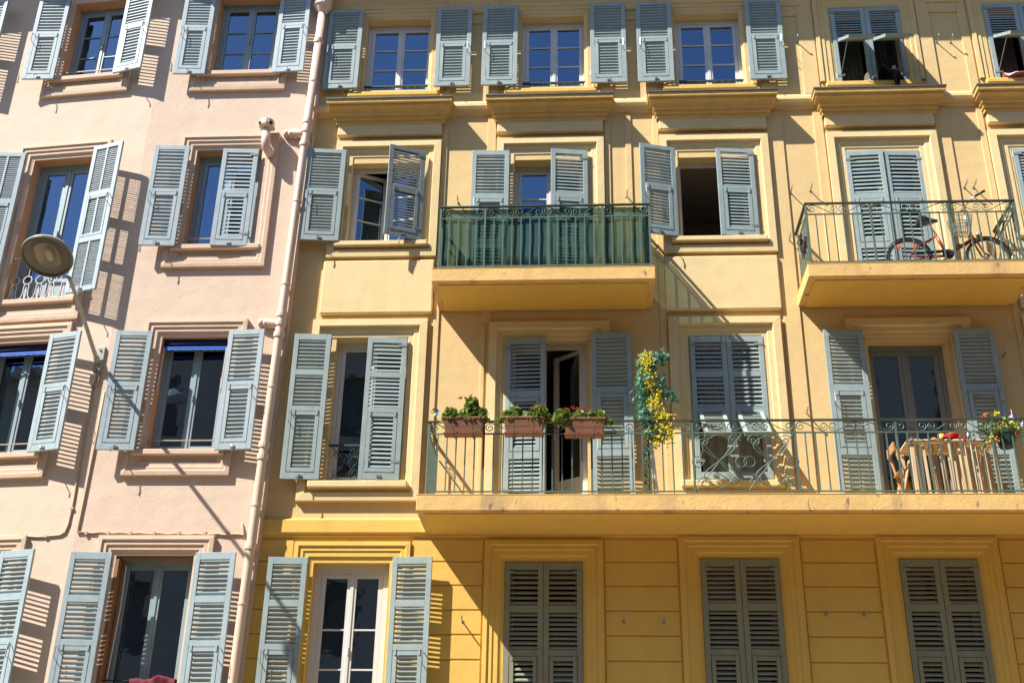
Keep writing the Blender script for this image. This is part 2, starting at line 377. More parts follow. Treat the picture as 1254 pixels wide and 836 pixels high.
def pair(F,parent,x0,x1,z0,z1,phL=180,phR=180,ty='A',m='sh_y',sp=.05,oL=None,oR=None,w=None,flap=0,dz=.0,mR=None):
    W=w or (x1-x0)/2-.003; h=z1-z0
    if phL is not None: shutter(F,parent,x0,z0,W,h,1,phL,ty,m,sp,oL,flap,stay=phL>90)
    if phR is not None: shutter(F,parent,x1,z0+dz,W,h,-1,phR,ty,mR or m,sp,oR,flap,stay=phR>90)

# ------------------------------------------------------------------ YELLOW BUILDING
ZG=3.4   # sill level of the lowest row (below the picture)
YW={ # name: (x0,x1,z0,z1)
 'A1':(-3.46,-2.36,13.16,14.57),'B1':(-.95,.09,13.16,14.55),'C1':(1.49,2.54,13.13,14.53),'D1':(3.93,5.04,13.05,14.58),'E1':(6.31,7.41,13.05,14.56),
 'A2':(-3.5,-2.41,10.37,11.79),'B2':(-1.03,.07,9.46,11.80),'C2':(1.43,2.57,10.37,11.79),'D2':(3.9,5.03,9.46,11.84),'E2':(6.34,7.45,10.37,11.84),
 'A3':(-3.5,-2.48,6.69,8.82),'B3':(-1.08,.04,6.22,8.80),'C3':(1.46,2.49,6.70,8.80),'D3':(3.87,4.96,6.22,8.73),'E3':(6.3,7.35,6.69,8.8),
 'A4':(-3.54,-2.54,ZG,5.59),'B4':(-1.04,-.04,ZG,5.61),'C4':(1.46,2.46,ZG,5.66),'D4':(3.96,4.94,ZG,5.66),'E4':(6.3,7.3,ZG,5.66)}
holes=list(YW.values())
# upper wall and golden lower wall (two sheets of one wall)
def ywall():
    up=[h for h in holes if h[3]>6]; dn=[h for h in holes if h[3]<6]
    w=wall('wall',YF,YB,M['wall_y'],up,-4.6,13,5.93,16.2,rev=M['trim_y'])
    g=wall('wall',YF,YB,M['wall_g'],dn,-4.6,13,0,5.93,rev=M['wall_g'])
ywall()
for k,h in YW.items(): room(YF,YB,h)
b=MB(); b.box(-4.6,13,-9,-8.8,0,16.2); b.box(-4.6,-4.4,-8.8,-.01,0,16.2); b.box(12.8,13,-8.8,-.01,0,16.2); b.build('back_walls',M['wall_y'],YB,YF)
b=MB(); b.box(-4.3,13.3,-9.2,.70,15.46,15.74); b.mi=1
b.loops([[(-4.3,.74,15.74),(13.3,.74,15.74)],[(-4.3,-4.2,17.6),(13.3,-4.2,17.6)],[(-4.3,-9.2,15.74),(13.3,-9.2,15.74)]])
b.build('roof',[M['cornice'],M['roof']],YB,YF)

P2=[(.275,0),(.275,.07),(.17,.075),(.155,.03),(.09,.028),(.075,.012),(.012,.012),(.0,-.004)]
P1=[(.26,0),(.26,.04),(.2,.045),(.19,.025),(.13,.03),(.12,.016),(.05,.018),(.04,.008),(0,-.004)]
P4=[(.255,0),(.255,.045),(.2,.05),(.185,.03),(.135,.034),(.12,.02),(.06,.022),(.05,.01),(.0,-.004)]
cx={'A':-2.95,'B':-.48,'C':1.98,'D':4.47,'E':6.87}
for c in 'ABCDE':
    x=cx[c]
    a=YW[c+'1']; surround(YF,YB,M['wall_y'],x-.53,x+.53,13.12,a[3],P1,door=True)
    a=YW[c+'2']
    if c in 'AC': surround(YF,YB,M['trim_y'],x-.535,x+.535,10.40,11.89,P2)
    elif c=='E': surround(YF,YB,M['trim_y'],x-.56,x+.56,10.40,11.87,P2)
    else: surround(YF,YB,M['trim_y'],x-.535,x+.535,9.45,11.89,P2,door=True)
    # tablet above the surround, and cornice
    b=MB(); b.box(x-.81,x+.81,.002,.085,12.26,12.50); b.build('window_tablet',M['trim_y'],YB,YF,bevel=.012)
    b=MB(); L=[]
    for (o,z) in ((.085,12.44),(.105,12.45),(.105,12.505),(.14,12.51),(.145,12.565),(.185,12.57),(.19,12.60),(.215,12.635),(.26,12.655),(.275,12.66),(.275,12.70),(.315,12.705),(.32,12.765)):
        e=.83+(o-.085)*.6; L.append([(x-e,.002,z),(x-e,o,z),(x+e,o,z),(x+e,.002,z)])
    b.loops(L); b.build('cornice',M['cornice'],YB,YF)
    b=MB(); e=.98; b.loops([[(x-e,.0,12.767),(x-e,.335,12.767),(x+e,.335,12.767),(x+e,.0,12.767)],[(x-e,.0,12.797),(x-e,.335,12.787),(x+e,.335,12.787),(x+e,.0,12.797)]],closed=True,cap=True)
    b.build('cornice_flashing',M['flash'],YB,YF)
    # sill of the top window
    b=MB(); b.box(x-.72,x+.72,.0,.085,12.99,13.085); b.build('window_sill',M['wall_g'],YB,YF,bevel=.02)
    if c in 'ACE':
        b=MB(); b.box(x-.83,x+.80,.002,.07,9.19,10.06); b.build('wall_tablet',M['trim_y'],YB,YF,bevel=.022)
        b=MB(); b.box(x-.70,x+.68,.0,.12,10.285,10.365); b.build('window_sill',M['trim_y'],YB,YF,bevel=.012)
    if c=='A': surround(YF,YB,M['trim_y'],-3.575,-2.48,6.69,8.83,P2)
    if c=='C': surround(YF,YB,M['trim_y'],1.46,2.46,6.69,8.81,P2)
    if c=='E': surround(YF,YB,M['trim_y'],6.3,7.35,6.69,8.81,P2)
    if c in 'BD': a=YW[c+'3']; surround(YF,YB,M['trim_y'],x-.57,x+.57,6.20,8.76,P2,door=True)
    if c in 'AC':
        a=YW[c+'3']; b=MB(); b.box(a[0]-.2,a[1]+.12,.0,.13,6.58,6.675); b.build('window_sill',M['trim_y'],YB,YF,bevel=.012)
    a=YW[c+'4']; surround(YF,YB,M['wall_g'],a[0]-.01,a[1]+.01,ZG,a[3]+.02,P4,door=True)
# pilaster strips beside the inset wall fields
for (x0,x1,z0,z1) in ((-2.135,-2.05,6.2,12.6),(-1.44,-1.31,9.06,12.6),(-1.44,-1.385,6.2,9.0),(.345,.43,9.46,12.6),(.66,.75,9.46,12.6),(1.08,1.165,6.2,12.6),(2.79,3.03,6.2,12.6),(3.5,3.64,9.46,12.6),(5.30,5.5,9.46,12.6),(5.93,6.02,6.2,12.6),
                      (-2.135,-2.05,12.9,15.5),(-1.5,-1.30,12.9,15.5),(.31,.5,12.9,15.5),(1.0,1.18,12.9,15.5),(2.78,3.0,12.9,15.5),(3.42,3.66,12.9,15.5),(5.28,5.48,12.9,15.5),(5.92,6.05,12.9,15.5)):
    b=MB(); b.box(x0,x1,-.004,.022,z0,z1); b.build('pilaster_strip',M['wall_y'],YB,YF,bevel=.006)
for (x0,x1) in ((-2.05,-1.5),(.5,1.0),(3.0,3.42),(5.48,5.92)):
    b=MB(); b.box(x0+.002,x1-.002,-.004,.0215,14.43,15.5); b.build('pilaster_strip',M['wall_y'],YB,YF,bevel=.006)
    b=MB(); b.box(x0-.05,x1+.05,.0,.05,14.62,14.70); b.build('wall_moulding',M['wall_y'],YB,YF,bevel=.01)
# string course and belt
b=MB(); pr=((0,12.62),(.035,12.63),(.04,12.665),(.085,12.70),(.105,12.75),(.10,12.80),(.06,12.86),(.01,12.90),(0,12.90))
b.loops([[(-4.3,o,z) for o,z in pr],[(13,o,z) for o,z in pr]],cap=True); b.build('string_course',M['wall_y'],YB,YF)
b=MB(); pr=((0,5.935),(.03,5.94),(.03,5.965),(.06,5.985),(.06,6.15),(.0,6.19))
b.loops([[(-4.4,o,z) for o,z in pr],[(13,o,z) for o,z in pr]],cap=True); b.build('belt_course',M['wall_g'],YB,YF)
# rusticated courses of the lowest storey
ed=[-4.4]
for c in 'ABCDE': a=YW[c+'4']; ed+= [a[0]-.285,a[1]+.285]
ed.append(12.9)
for i in range(0,len(ed),2):
    b=MB()
    zs=[5.905,5.605,5.295,4.98,4.67,4.36,4.05,3.74,3.43,3.12,2.81,2.5,2.1]
    for z1,z0 in zip(zs,zs[1:]): b.box(ed[i],ed[i+1],-.01,.016,z0+.009,z1-.009)
    b.build('rusticated_courses',M['wall_g'],YB,YF,bevel=.006)

# windows of the yellow building
c_net=('net',((0,.98),))
c_dark=('curtain',((0,.45),(.55,1)))
def YWIN(k,m='win_y',**a):
    h=YW[k]; return window(YF,YB,h[0],h[1],h[2],h[3],M[m],**a)
for k in ('A1','B1','C1'): YWIN(k,munt=(.34,.68),depth=.16,fw=.06,curtain=('net',((0.02,.45),)) if k!='A1' else None)
for k in ('D1','E1'): YWIN(k,depth=.2,open_=(R(75),R(80)),curtain=c_dark)
YWIN('A2',munt=(.34,.68),depth=.14,fw=.05,open_=(R(26),R(8)))
YWIN('B2',munt=(.42,.72),depth=.2,fw=.06,solid=.5,curtain=('net',((.1,.5),)))
YWIN('C2',depth=.16,open_=(R(86),R(86)))
YWIN('D2',depth=.22); YWIN('E2',depth=.22)
YWIN('A3',depth=.16,fw=.055,curtain=('curtain',((.3,1),)))
YWIN('B3',depth=.2,fw=.06,open_=(R(4),R(38)),solid=.5)
YWIN('C3',depth=.2,open_=(R(60),R(50)),curtain=('net',((.1,.95),)))
YWIN('D3',m='win_g',depth=.2,fw=.06,sw=.075)
YWIN('E3',depth=.2)
YWIN('A4',depth=.13,fw=.09,sw=.06,munt=(.37,.64,),curtain=('net',((.0,.42),(.5,1))))
for k in ('B4','C4','D4','E4'): YWIN(k,m='win_g',depth=.2,curtain=('curtain',((0,1),)))

# shutters of the yellow building
for k,dl,dr in (('A1',0,0),('B1',0,0),('C1',0,0)):
    h=YW[k]; pair(YF,YB,h[0]-.05,h[1]+.06,13.13,14.70,180,180,'A',sp=.055,w=.56)
for k in ('D1','E1'): h=YW[k]; pair(YF,YB,h[0]+.015,h[1]-.015,13.06,14.56,0,0,'E',oL=-.02,oR=-.02,flap=55,sp=.048)
h=YW['A2']; shutter(YF,YB,h[0]-.08,10.36,.58,1.60,1,174,'A',o=.13,sp=.054); shutter(YF,YB,h[1]+.03,10.37,.56,1.55,-1,24,'A','sh_w',sp=.046,o=.06,label='weathered dark shutter standing half open',stay=False)
h=YW['B2']; shutter(YF,YB,h[0]-.06,9.48,.56,2.42,1,178,'D',o=.12,sp=.058); shutter(YF,YB,h[1]+.01,9.48,.55,2.42,-1,8,'D',o=.04,sp=.055)
h=YW['C2']; shutter(YF,YB,h[0]-.04,10.36,.55,1.53,1,164,'A',o=.12,sp=.054); shutter(YF,YB,h[1]-.02,10.37,.56,1.50,-1,6,'A',o=.03,sp=.054)
h=YW['D2']; pair(YF,YB,h[0]+.01,h[1]-.01,9.47,11.83,3,3,'D',sp=.066,oL=-.01,oR=-.03)
h=YW['E2']; pair(YF,YB,h[0]+.01,h[1]-.01,10.38,11.82,2,2,'A',oL=-.01,oR=-.01)
h=YW['A3']; shutter(YF,YB,h[0]-.05,6.69,.52,2.15,1,176,'B',o=.12,sp=.06); shutter(YF,YB,h[1]+.0,6.70,.55,2.10,-1,5,'B',o=.03,sp=.06)
h=YW['B3']; shutter(YF,YB,h[0]+.0,6.24,.55,2.54,1,3,'D',o=.015,sp=.058); shutter(YF,YB,h[1]+.06,6.24,.56,2.58,-1,178,'D',o=.12,sp=.058)
h=YW['C3']; pair(YF,YB,h[0]+.01,h[1]-.01,6.72,8.80,0,0,'B',oL=-.015,oR=-.015,flap=48,sp=.06)
h=YW['D3']; pair(YF,YB,h[0]-.04,h[1]+.08,6.24,8.83,178,179,'D',sp=.058,w=.54,oL=.12,oR=.12)
h=YW['E3']; pair(YF,YB,h[0]+.01,h[1]-.01,6.72,8.80,0,0,'B',oL=-.015,oR=-.015,sp=.06)
h=YW['A4']; pair(YF,YB,h[0]-.05,h[1]+.06,ZG+.05,5.63,178,177,'B',w=.515,sp=.06,oL=.13,oR=.15)
for k in ('B4','C4','D4','E4'): h=YW[k]; pair(YF,YB,h[0]+.005,h[1]-.005,ZG+.02,h[3]-.01,0,0,'B','sh_g',oL=-.02,oR=-.02,sp=.062)

# ------------------------------------------------------------------ balconies
def spiral(cx_,cz,r0,turns,a0,d,n=22):
    return [(cx_+r0*(1-.78*i/n)*cos(a0+d*2*pi*turns*i/n), cz+r0*(1-.78*i/n)*sin(a0+d*2*pi*turns*i/n)) for i in range(n+1)]
def scroll_unit(x0,x1,z0,z1,flip):
    """an S shaped wave ending in two spirals, between x0 and x1"""
    zc=(z0+z1)/2; H=(z1-z0)/2; r=H*.82; out=[]
    xa,xb=x0+r*1.05,x1-r*1.05; up=1 if not flip else -1
    A=spiral(xa,zc,r,1.35,up*pi/2,1*up); Bp=spiral(xb,zc,r,1.35,-up*pi/2,1*up)
    A.reverse()
    mid=[]
    for i in range(1,12):
        u=i/12; mid.append((xa+(xb-xa)*u, zc+up*r*cos(pi*u)))
    return A+mid+Bp
def railing(slab,x0,x1,o,z0,zm,zt,posts,lyre=None,sides=(True,True),units=2,im='iron_l',top='iron',pitch=.125,front_sp=None):
    m=M[im]
    b=MB(); b.box(x0-.02,x1+.02,o-.022,o+.022,zt-.018,zt)
    if sides[0]: b.box(x0-.022,x0+.022,.0,o-.022,zt-.018,zt-.0005)
    if sides[1]: b.box(x1-.022,x1+.022,.0,o-.022,zt-.018,zt-.0005)
    b.build('handrail',M[top],slab)
    b=MB()
    for z in (zm,z0): 
        b.box(x0,x1,o-.008,o+.008,z-.009,z+.009)
        if sides[0]: b.box(x0-.008,x0+.008,.02,o-.008,z-.009,z+.009)
        if sides[1]: b.box(x1-.008,x1+.008,.02,o-.008,z-.009,z+.009)
    b.build('rail_bar',m,slab)
    pm=MB(); pm.box(-.013,.013,-.013,.013,z0-.06,zt-.018); pme=pm.mesh('post',m)
    for p in posts: q=link('post',pme,slab); q.location=(p,-o,0)
    bm_=MB(); bm_.box(-.0075,.0075,-.0075,.0075,z0+.009,zm-.009); bme=bm_.mesh('baluster',m)
    ps=sorted(posts)
    spans=list(zip(ps,ps[1:]))
    for (a,c) in spans:
        if lyre and abs(a-lyre[0])<.02: continue
        n=max(2,round((c-a)/pitch))
        for i in range(1,n): q=link('baluster',bme,slab); q.location=(a+(c-a)*i/n,-o,0)
    for k,xx in enumerate((x0,x1)):
        if not sides[k]: continue
        n=round(o/.105)
        for i in range(1,n): q=link('baluster',bme,slab); q.location=(xx,-o*i/n,0)
    for (a,c) in spans:
        n=max(1,round((c-a)/.46)); b=MB()
        for i in range(n):
            u0=a+.012+(c-a-.024)*i/n; u1=a+.012+(c-a-.024)*(i+1)/n
            b.tube([(x,o,z) for x,z in scroll_unit(u0,u1,zm+.012,zt-.022,i%2)],.0065,4)
        b.build('scrollwork',m,slab)
    for k,xx in enumerate((x0,x1)):
        if not sides[k]: continue
        b=MB(); b.tube([(xx,y,z) for y,z in scroll_unit(.06,o-.02,zm+.012,zt-.022,0)],.0065,4); b.build('scrollwork',m,slab)
    if lyre:
        a,c=lyre; b=MB(); zc=(z0+zm)/2; n=2; wd=(c-a)/n
        for i in range(n):
            x_=a+wd*i; xm=x_+wd/2
            for sg in (1,-1):
                pts=[]
                for j in range(25):
                    u=j/24; z=z0+.03+(zm-z0-.06)*u
                    pts.append((xm+sg*wd*.36*sin(2*pi*(u-.02))*1.0*(.55+.45*abs(cos(pi*u))), o, z))
                b.tube(pts,.007,4)
                b.tube([(xm+sg*wd*.46,o,z0+.02),(xm-sg*wd*.46,o,zm-.02)],.006,4)
                for zz in (z0+.11,zm-.11):
                    b.tube([(p,o,q) for p,q in spiral(xm+sg*wd*.30,zz,.085,1.5,0 if sg>0 else pi,sg)],.0065,4)
                b.tube([(xm+sg*wd*.42+.07*cos(t*pi/6),o,zc+.07*sin(t*pi/6)) for t in range(12)],.006,4,closed=True)
        b.build('lyre_panel',m,slab)
def slab(x0,x1,d,z0,z1,label):
    b=MB(); b.box(x0,x1,.001,d,z0,z1); b.mi=1; b.box(x0+.09,x1-.09,.02,d-.1,z0-.02,z0+.01)
    b.mi=2; b.box(x0-.004,x1+.004,.02,d+.004,z1+.001,z1+.014)
    s=b.build('balcony',[M['slab'],M['wall_g'],M['cornice']],YB,YF,bevel=.012); s['label']=label; return s
S1=slab(-2.06,.975,.89,9.25,9.44,'short balcony behind green mesh')
railing(S1,-1.985,.925,.82,9.51,10.28,10.475,[-1.985,-1.36,.28,.925],im='iron_l')
S2=slab(3.01,5.98,.90,9.25,9.44,'short balcony with a bicycle standing on it')
railing(S2,3.08,5.88,.82,9.51,10.26,10.44,[3.08,3.95,5.0,5.88])
S3=slab(-2.09,13.0,.99,5.985,6.185,'long balcony with flower boxes on its railing')
railing(S3,-1.985,12.9,.89,6.26,7.03,7.205,[-1.985,-1.28,.09,1.36,2.64,3.89,5.05,6.3,7.55,8.8,10.05,11.3,12.9],lyre=(1.36,2.64),sides=(True,False))

# window guards of the yellow building
def bar_guard(F,parent,x0,x1,z,o=.02):
    b=MB(); b.box(x0,x1,o-.02,o+.02,z+.07,z+.095); b.box(x0,x1,o-.01,o+.01,z+.0,z+.012)
    n=9
    for i in range(n):
        xc=x0+(x1-x0)*(i+.5)/n; b.tube([(xc+.032*cos(t*pi/5),o,z+.042+.026*sin(t*pi/5)) for t in range(10)],.006,4,closed=True)
    b.build('window_guard',M['iron'],parent,F)
for k in ('A1','B1','C1'): h=YW[k]; bar_guard(YF,YB,h[0]+.03,h[1]-.03,h[2]+.0,-.02)
h=YW['A3']; b=MB(); x0,x1=h[0]+.01,h[1]-.01; zt=7.24; o=-.06
b.box(x0,x1,o-.015,o+.015,zt-.02,zt+.01); b.box(x0,x1,o-.01,o+.01,6.72,6.735)
for i in range(2):
    a=x0+(x1-x0)*i/2; c=x0+(x1-x0)*(i+1)/2
    for sg in (1,-1):
        xm=(a+c)/2
        b.tube([(p,o,q) for p,q in spiral(xm+sg*.12,zt-.12,.075,1.5,pi/2,sg)],.006,4); b.tube([(p,o,q) for p,q in spiral(xm+sg*.12,6.83,.075,1.5,-pi/2,-sg)],.006,4)
        b.tube([(xm+sg*.2,o,6.74),(xm+sg*.02,o,6.98),(xm+sg*.2,o,zt-.03)],.006,4)
b.build('window_guard',M['iron'],YB,YF)

# ------------------------------------------------------------------ PINK BUILDING
PW={'R1':(-5.93,-4.92,13.5,15.05),'R2':(-5.92,-4.90,10.32,12.03),'R3':(-6.0,-5.03,7.12,8.84),'R4':(-6.15,-5.11,ZG,5.66)}
LW={'L1':(-1.70,-.72,13.58,15.15),'L2':(-1.82,-.80,9.52,12.02),'L3':(-1.84,-.86,7.12,8.84),'L4':(-1.91,-.91,ZG,5.68),'K1':(-4.30,-3.32,13.55,15.15),'K3':(-4.35,-3.37,7.12,8.84)}
wall('wall',PF,PB,M['wall_p'],list(PW.values()),-6.76,-4.5,0,16.2,right=(-4.375,-4.06,.12),rev=M['reveal_p'])
wall('wall',LF,PB,M['wall_p'],list(LW.values()),-9,0,0,16.2,rev=M['reveal_p'])
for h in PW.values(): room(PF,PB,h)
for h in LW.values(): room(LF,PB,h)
b=MB(); b.box(-15.8,-4.62,-9,-8.8,0,16.2); b.box(-15.8,-15.6,-8.8,-.7,0,16.2); b.box(-4.62,-4.61,-8.8,-.4,0,16.2); b.build('back_walls',M['wall_p'],PB,YF)
b=MB(); b.box(-6.76,-4.05,-9,.70,15.82,16.0); b.mi=1; b.loops([[(-6.76,.74,16.0),(-4.05,.74,16.0)],[(-6.76,-4.2,17.9),(-4.05,-4.2,17.9)]]); b.build('roof',[M['trim_p'],M['roof']],PB,PF)
b=MB(); b.box(-9.3,.0,-9,.69,16.0,16.2); b.mi=1; b.loops([[(-9.3,.74,16.2),(0.05,.74,16.2)],[(-9.3,-4.2,18.1),(0.05,-4.2,18.1)]]); b.build('roof',[M['trim_p'],M['roof']],PB,LF)
PP=[(.25,0),(.25,.06),(.195,.066),(.18,.045),(.13,.048),(.115,.03),(.065,.03),(.05,.014),(.0,-.004)]
for F,W_ in ((PF,PW),(LF,LW)):
    for k,h in W_.items():
        z0=h[2]-.12 if k[1]!='4' else ZG
        surround(F,PB,M['trim_p'],h[0]-.005,h[1]+.005,z0,h[3]+.005,PP,door=k[1]=='4')
        b=MB(); b.box(h[0]-.16,h[1]+.16,.0,.085,h[2]-.085,h[2]-.005)
        b.build('window_sill',M['trim_p'],PB,F,bevel=.01)
def PWIN(k,**a):
    F,h=(PF,PW[k]) if k in PW else (LF,LW[k]); return window(F,PB,h[0],h[1],h[2],h[3],M['win_p'],**a)
PWIN('R1',munt=(.33,.66),depth=.2,fw=.055,sw=.06); PWIN('L1',munt=(.33,.66),depth=.2,fw=.055,sw=.06,curtain=('net',((.55,1),))); PWIN('K1',munt=(.33,.66),depth=.2)
PWIN('R2',depth=.2,fw=.06,sw=.07,curtain=('net',((.1,.5),))); PWIN('L2',depth=.2,fw=.07,sw=.07,solid=.3,curtain=('net',((.5,1),)))
for k in ('R3','L3','K3'): PWIN(k,depth=.2,fw=.05,sw=.06)
PWIN('R4',depth=.22,fw=.06,sw=.06); PWIN('L4',depth=.22,fw=.06)
# shutters of the pink building
h=PW['R1']; pair(PF,PB,h[0]-.02,h[1]+.05,13.39,15.13,177,177,'A','sh_p',sp=.06,w=.505,oL=.14,oR=.14)
h=PW['R2']; shutter(PF,PB,h[0]-.07,10.26,.53,1.76,1,176,'A','sh_p',o=.14,sp=.066); shutter(PF,PB,h[1]-.03,10.27,.54,1.70,-1,4,'A','sh_p',o=.05,sp=.066)
h=PW['R3']; pair(PF,PB,h[0]-.09,h[1]+.04,7.07,8.86,176,176,'A','sh_p',w=.515,sp=.062,oL=.15,oR=.15)
h=PW['R4']; pair(PF,PB,h[0]-.0,h[1]+.07,ZG+.05,5.66,176,177,'B','sh_p',w=.535,sp=.062,oL=.15,oR=.15)
h=LW['L1']; pair(LF,PB,h[0]-.02,h[1]+.02,13.48,15.2,173,171,'A','sh_p',sp=.06,w=.52,oL=.16,oR=.17)
h=LW['K1']; pair(LF,PB,h[0]-.02,h[1]+.02,13.44,15.2,173,171,'A','sh_p',sp=.06,w=.5,oL=.16,oR=.17)
h=LW['L2']; pair(LF,PB,h[0]-.06,h[1]+.06,9.50,12.06,171,169,'C','sh_p',w=.53,sp=.036,oL=.17,oR=.18)
h=LW['L3']; pair(LF,PB,h[0]-.02,h[1]+.02,7.07,8.85,173,171,'A','sh_p',w=.52,sp=.062,oL=.16,oR=.17)
h=LW['K3']; pair(LF,PB,h[0]-.02,h[1]+.02,7.07,8.85,173,171,'A','sh_p',w=.5,sp=.062,oL=.16,oR=.17)
h=LW['L4']; pair(LF,PB,h[0]-.02,h[1]-.0,ZG+.05,5.69,173,171,'B','sh_p',w=.525,sp=.062,oL=.16,oR=.17)
# brown wooden frame on the left jamb of the lowest window, and cord
h=PW['R4']; b=MB(); b.box(h[0]+.002,h[0]+.05,-.19,-.0,ZG,h[3]-.05); b.box(h[0]+.052,h[0]+.075,-.19,-.12,ZG,h[3]-.05); b.box(h[0]+.08,h[1]-.004,-.10,-.03,h[3]-.05,h[3]-.004); b.build('window_lining',M['wood'],PB,PF,bevel=.004)
# guards
def simple_bar(k):
    F,h=(PF,PW[k]) if k in PW else (LF,LW[k]); b=MB(); b.tube([(h[0],-.05,h[2]+.16),(h[1],-.05,h[2]+.16)],.011,6); b.build('window_guard',M['lampgrey'],PB,F)
for k in ('R2','R3','L3','L1'): simple_bar(k)
h=LW['L2']; b=MB(); x0,x1=h[0]+.01,h[1]-.01; o=-.03; zb=h[2]+.03; zt=h[2]+.50
b.box(x0,x1,o-.012,o+.012,zt+.24,zt+.262); b.box(x0,x1,o-.012,o+.012,zb-.01,zb+.01)
n=5; w=(x1-x0)/n
for i in range(n):
    xc=x0+w*(i+.5)
    b.tube([(xc+w*.34*cos(t*pi/7),o,zt-.14+w*.34*sin(t*pi/7)) for t in range(14)],.010,5,closed=True)
    for sg in (1,-1):
        b.tube([(xc+sg*w*.16,o,zt-.20),(xc+sg*w*.20,o,zb+.22),(xc+sg*w*.20,o,zb+.13),(xc+sg*w*.28,o,zb+.05),(xc+sg*w*.49,o,zb+.01)],.009,5)
        b.tube([(xc+sg*w*.02,o,zb+.20),(xc+sg*w*.09,o,zb+.11),(xc+sg*w*.02,o,zb+.02)],.008,5)
    b.tube([(xc,o,zb),(xc,o,zb+.22)],.008,5); b.tube([(xc,o,zt-.14+w*.34),(xc,o,zt+.25)],.007,5)
b.build('window_guard',M['iron_w'],PB,LF)

# blue roller awnings in the windows of the third row
def awning(F,h,label):
    t=thing('roller_awning',fpt(F,(h[0]+h[1])/2,0,h[3]),label,'awning','blue roller awnings')
    b=MB(); b.box(h[0]+.012,h[1]-.012,-.10,-.09,h[3]-.15,h[3]-.01); b.build('awning_cloth',M['shaded_blue'],t,F)
    b=MB(); b.tube([(h[0]+.01,-.11,h[3]-.06),(h[1]-.01,-.11,h[3]-.06)],.04,10); b.build('roller',M['shaded_blue'],t,F,smooth=True)
    b=MB(); n=18; x0,x1=h[0]+.02,h[1]-.02
    for i in range(n):
        a=x0+(x1-x0)*i/n; c=x0+(x1-x0)*(i+1)/n; b.box(a,c,-.062,-.05,h[3]-.182-.005*(i%2),h[3]-.15)
    b.tube([(x0,-.055,h[3]-.15),(x1,-.055,h[3]-.15)],.012,8); b.build('front_bar',M['blue'],t,F)
    for x,s in ((h[0]+.03,1),(h[1]-.03,-1)):
        b=MB(); b.tube([(x,-.05,h[3]-.16),(x-s*.0,-.03,h[3]-.8),(x,-.07,h[3]-.86)],.011,6); b.build('side_arm',M['iron_w'],t,F)
awning(PF,PW['R3'],'blue roller awning in the pink house window right of the street lamp bracket')
awning(LF,LW['L3'],'blue roller awning in the window at the left edge, under the street lamp head')

# ------------------------------------------------------------------ pipes, cables, lamp
DP=thing('drainpipe',(-4.37,-.2,0),'cream drainpipe running down the joint between pink and yellow houses','drainpipe')
def px(z): return -4.375+(z-4)*(.2/10.6)
po=.19
b=MB(); b.tube([(px(z),po,z) for z in (0,4,8,12,14.58)],.062,16); b.build('pipe',M['pipe'],DP,YF,smooth=True)
b=MB(); b.lathe([(.062,0),(.075,.02),(.13,.12),(.15,.14),(.15,.5),(.155,.52),(.12,.53)],(px(14.58),po,14.56),(0,0,1),16); b.build('hopper',M['pipe'],DP,YF)
for z in (14.0,12.45,12.28,12.03,9.12,8.98,8.80,7.15,6.98,5.75):
    b=MB(); b.lathe([(.062,-.045),(.078,-.04),(.080,0),(.078,.04),(.062,.045)],(px(z),po,z),(0,0,1),16); b.build('pipe_collar',M['pipe'],DP,YF,smooth=False)
for z in (13.2,11.0,9.6,8.0,6.3,5.0):
    b=MB(); b.lathe([(.062,-.014),(.070,-.012),(.070,.012),(.062,.014)],(px(z),po,z),(0,0,1),14); b.box(px(z)-.012,px(z)+.012,-.0,po-.05,z-.012,z+.012); b.build('pipe_bracket',M['pipe'],DP,YF)
for z,ln in ((12.20,.34),(8.95,.31)):
    x=px(z); b=MB(); b.tube([(x-ln,.10,z+.09),(x-ln*.75,.13,z+.09),(x-ln*.45,.17,z+.06),(x,po,z-.03)],[.05,.055,.056,.056],12)
    for u in (.25,.5,.72,.95): b.lathe([(.05,-.035),(.07,-.02),(.07,.02),(.05,.035)],(x-ln*u,.16-.05*u,z+.03+.05*u),(-1,-.15,.15),12)
    b.build('branch_pipe',M['pipe'],DP,YF,smooth=True)
# small flue with a cowl
V=thing('vent_pipe',(-4.78,-.1,11.9),'short bent vent pipe with cowl on pink wall beside the drainpipe','vent pipe')
b=MB(); b.tube([(-4.75,.09,11.90),(-4.76,.2,11.90),(-4.79,.27,11.94),(-4.81,.28,12.05),(-4.82,.28,12.27)],[.068,.07,.07,.066,.06],14); b.build('elbow',M['pipe'],V,YF,smooth=True)
b=MB(); b.lathe([(.06,0),(.115,.02),(.12,.05),(.115,.13),(.06,.16),(.001,.165)],(-4.82,.28,12.27),(0,0,1),14); b.build('cowl',M['pipe'],V,YF)
for k in range(4):
    a=pi/4+k*pi/2; b=MB(); b.lathe([(.001,0),(.03,.003),(.03,.018),(.001,.02)],(-4.82+.112*cos(a),.28+.112*sin(a),12.32),(cos(a),sin(a),0),8); b.build('cowl_opening',M['black'],V,YF)

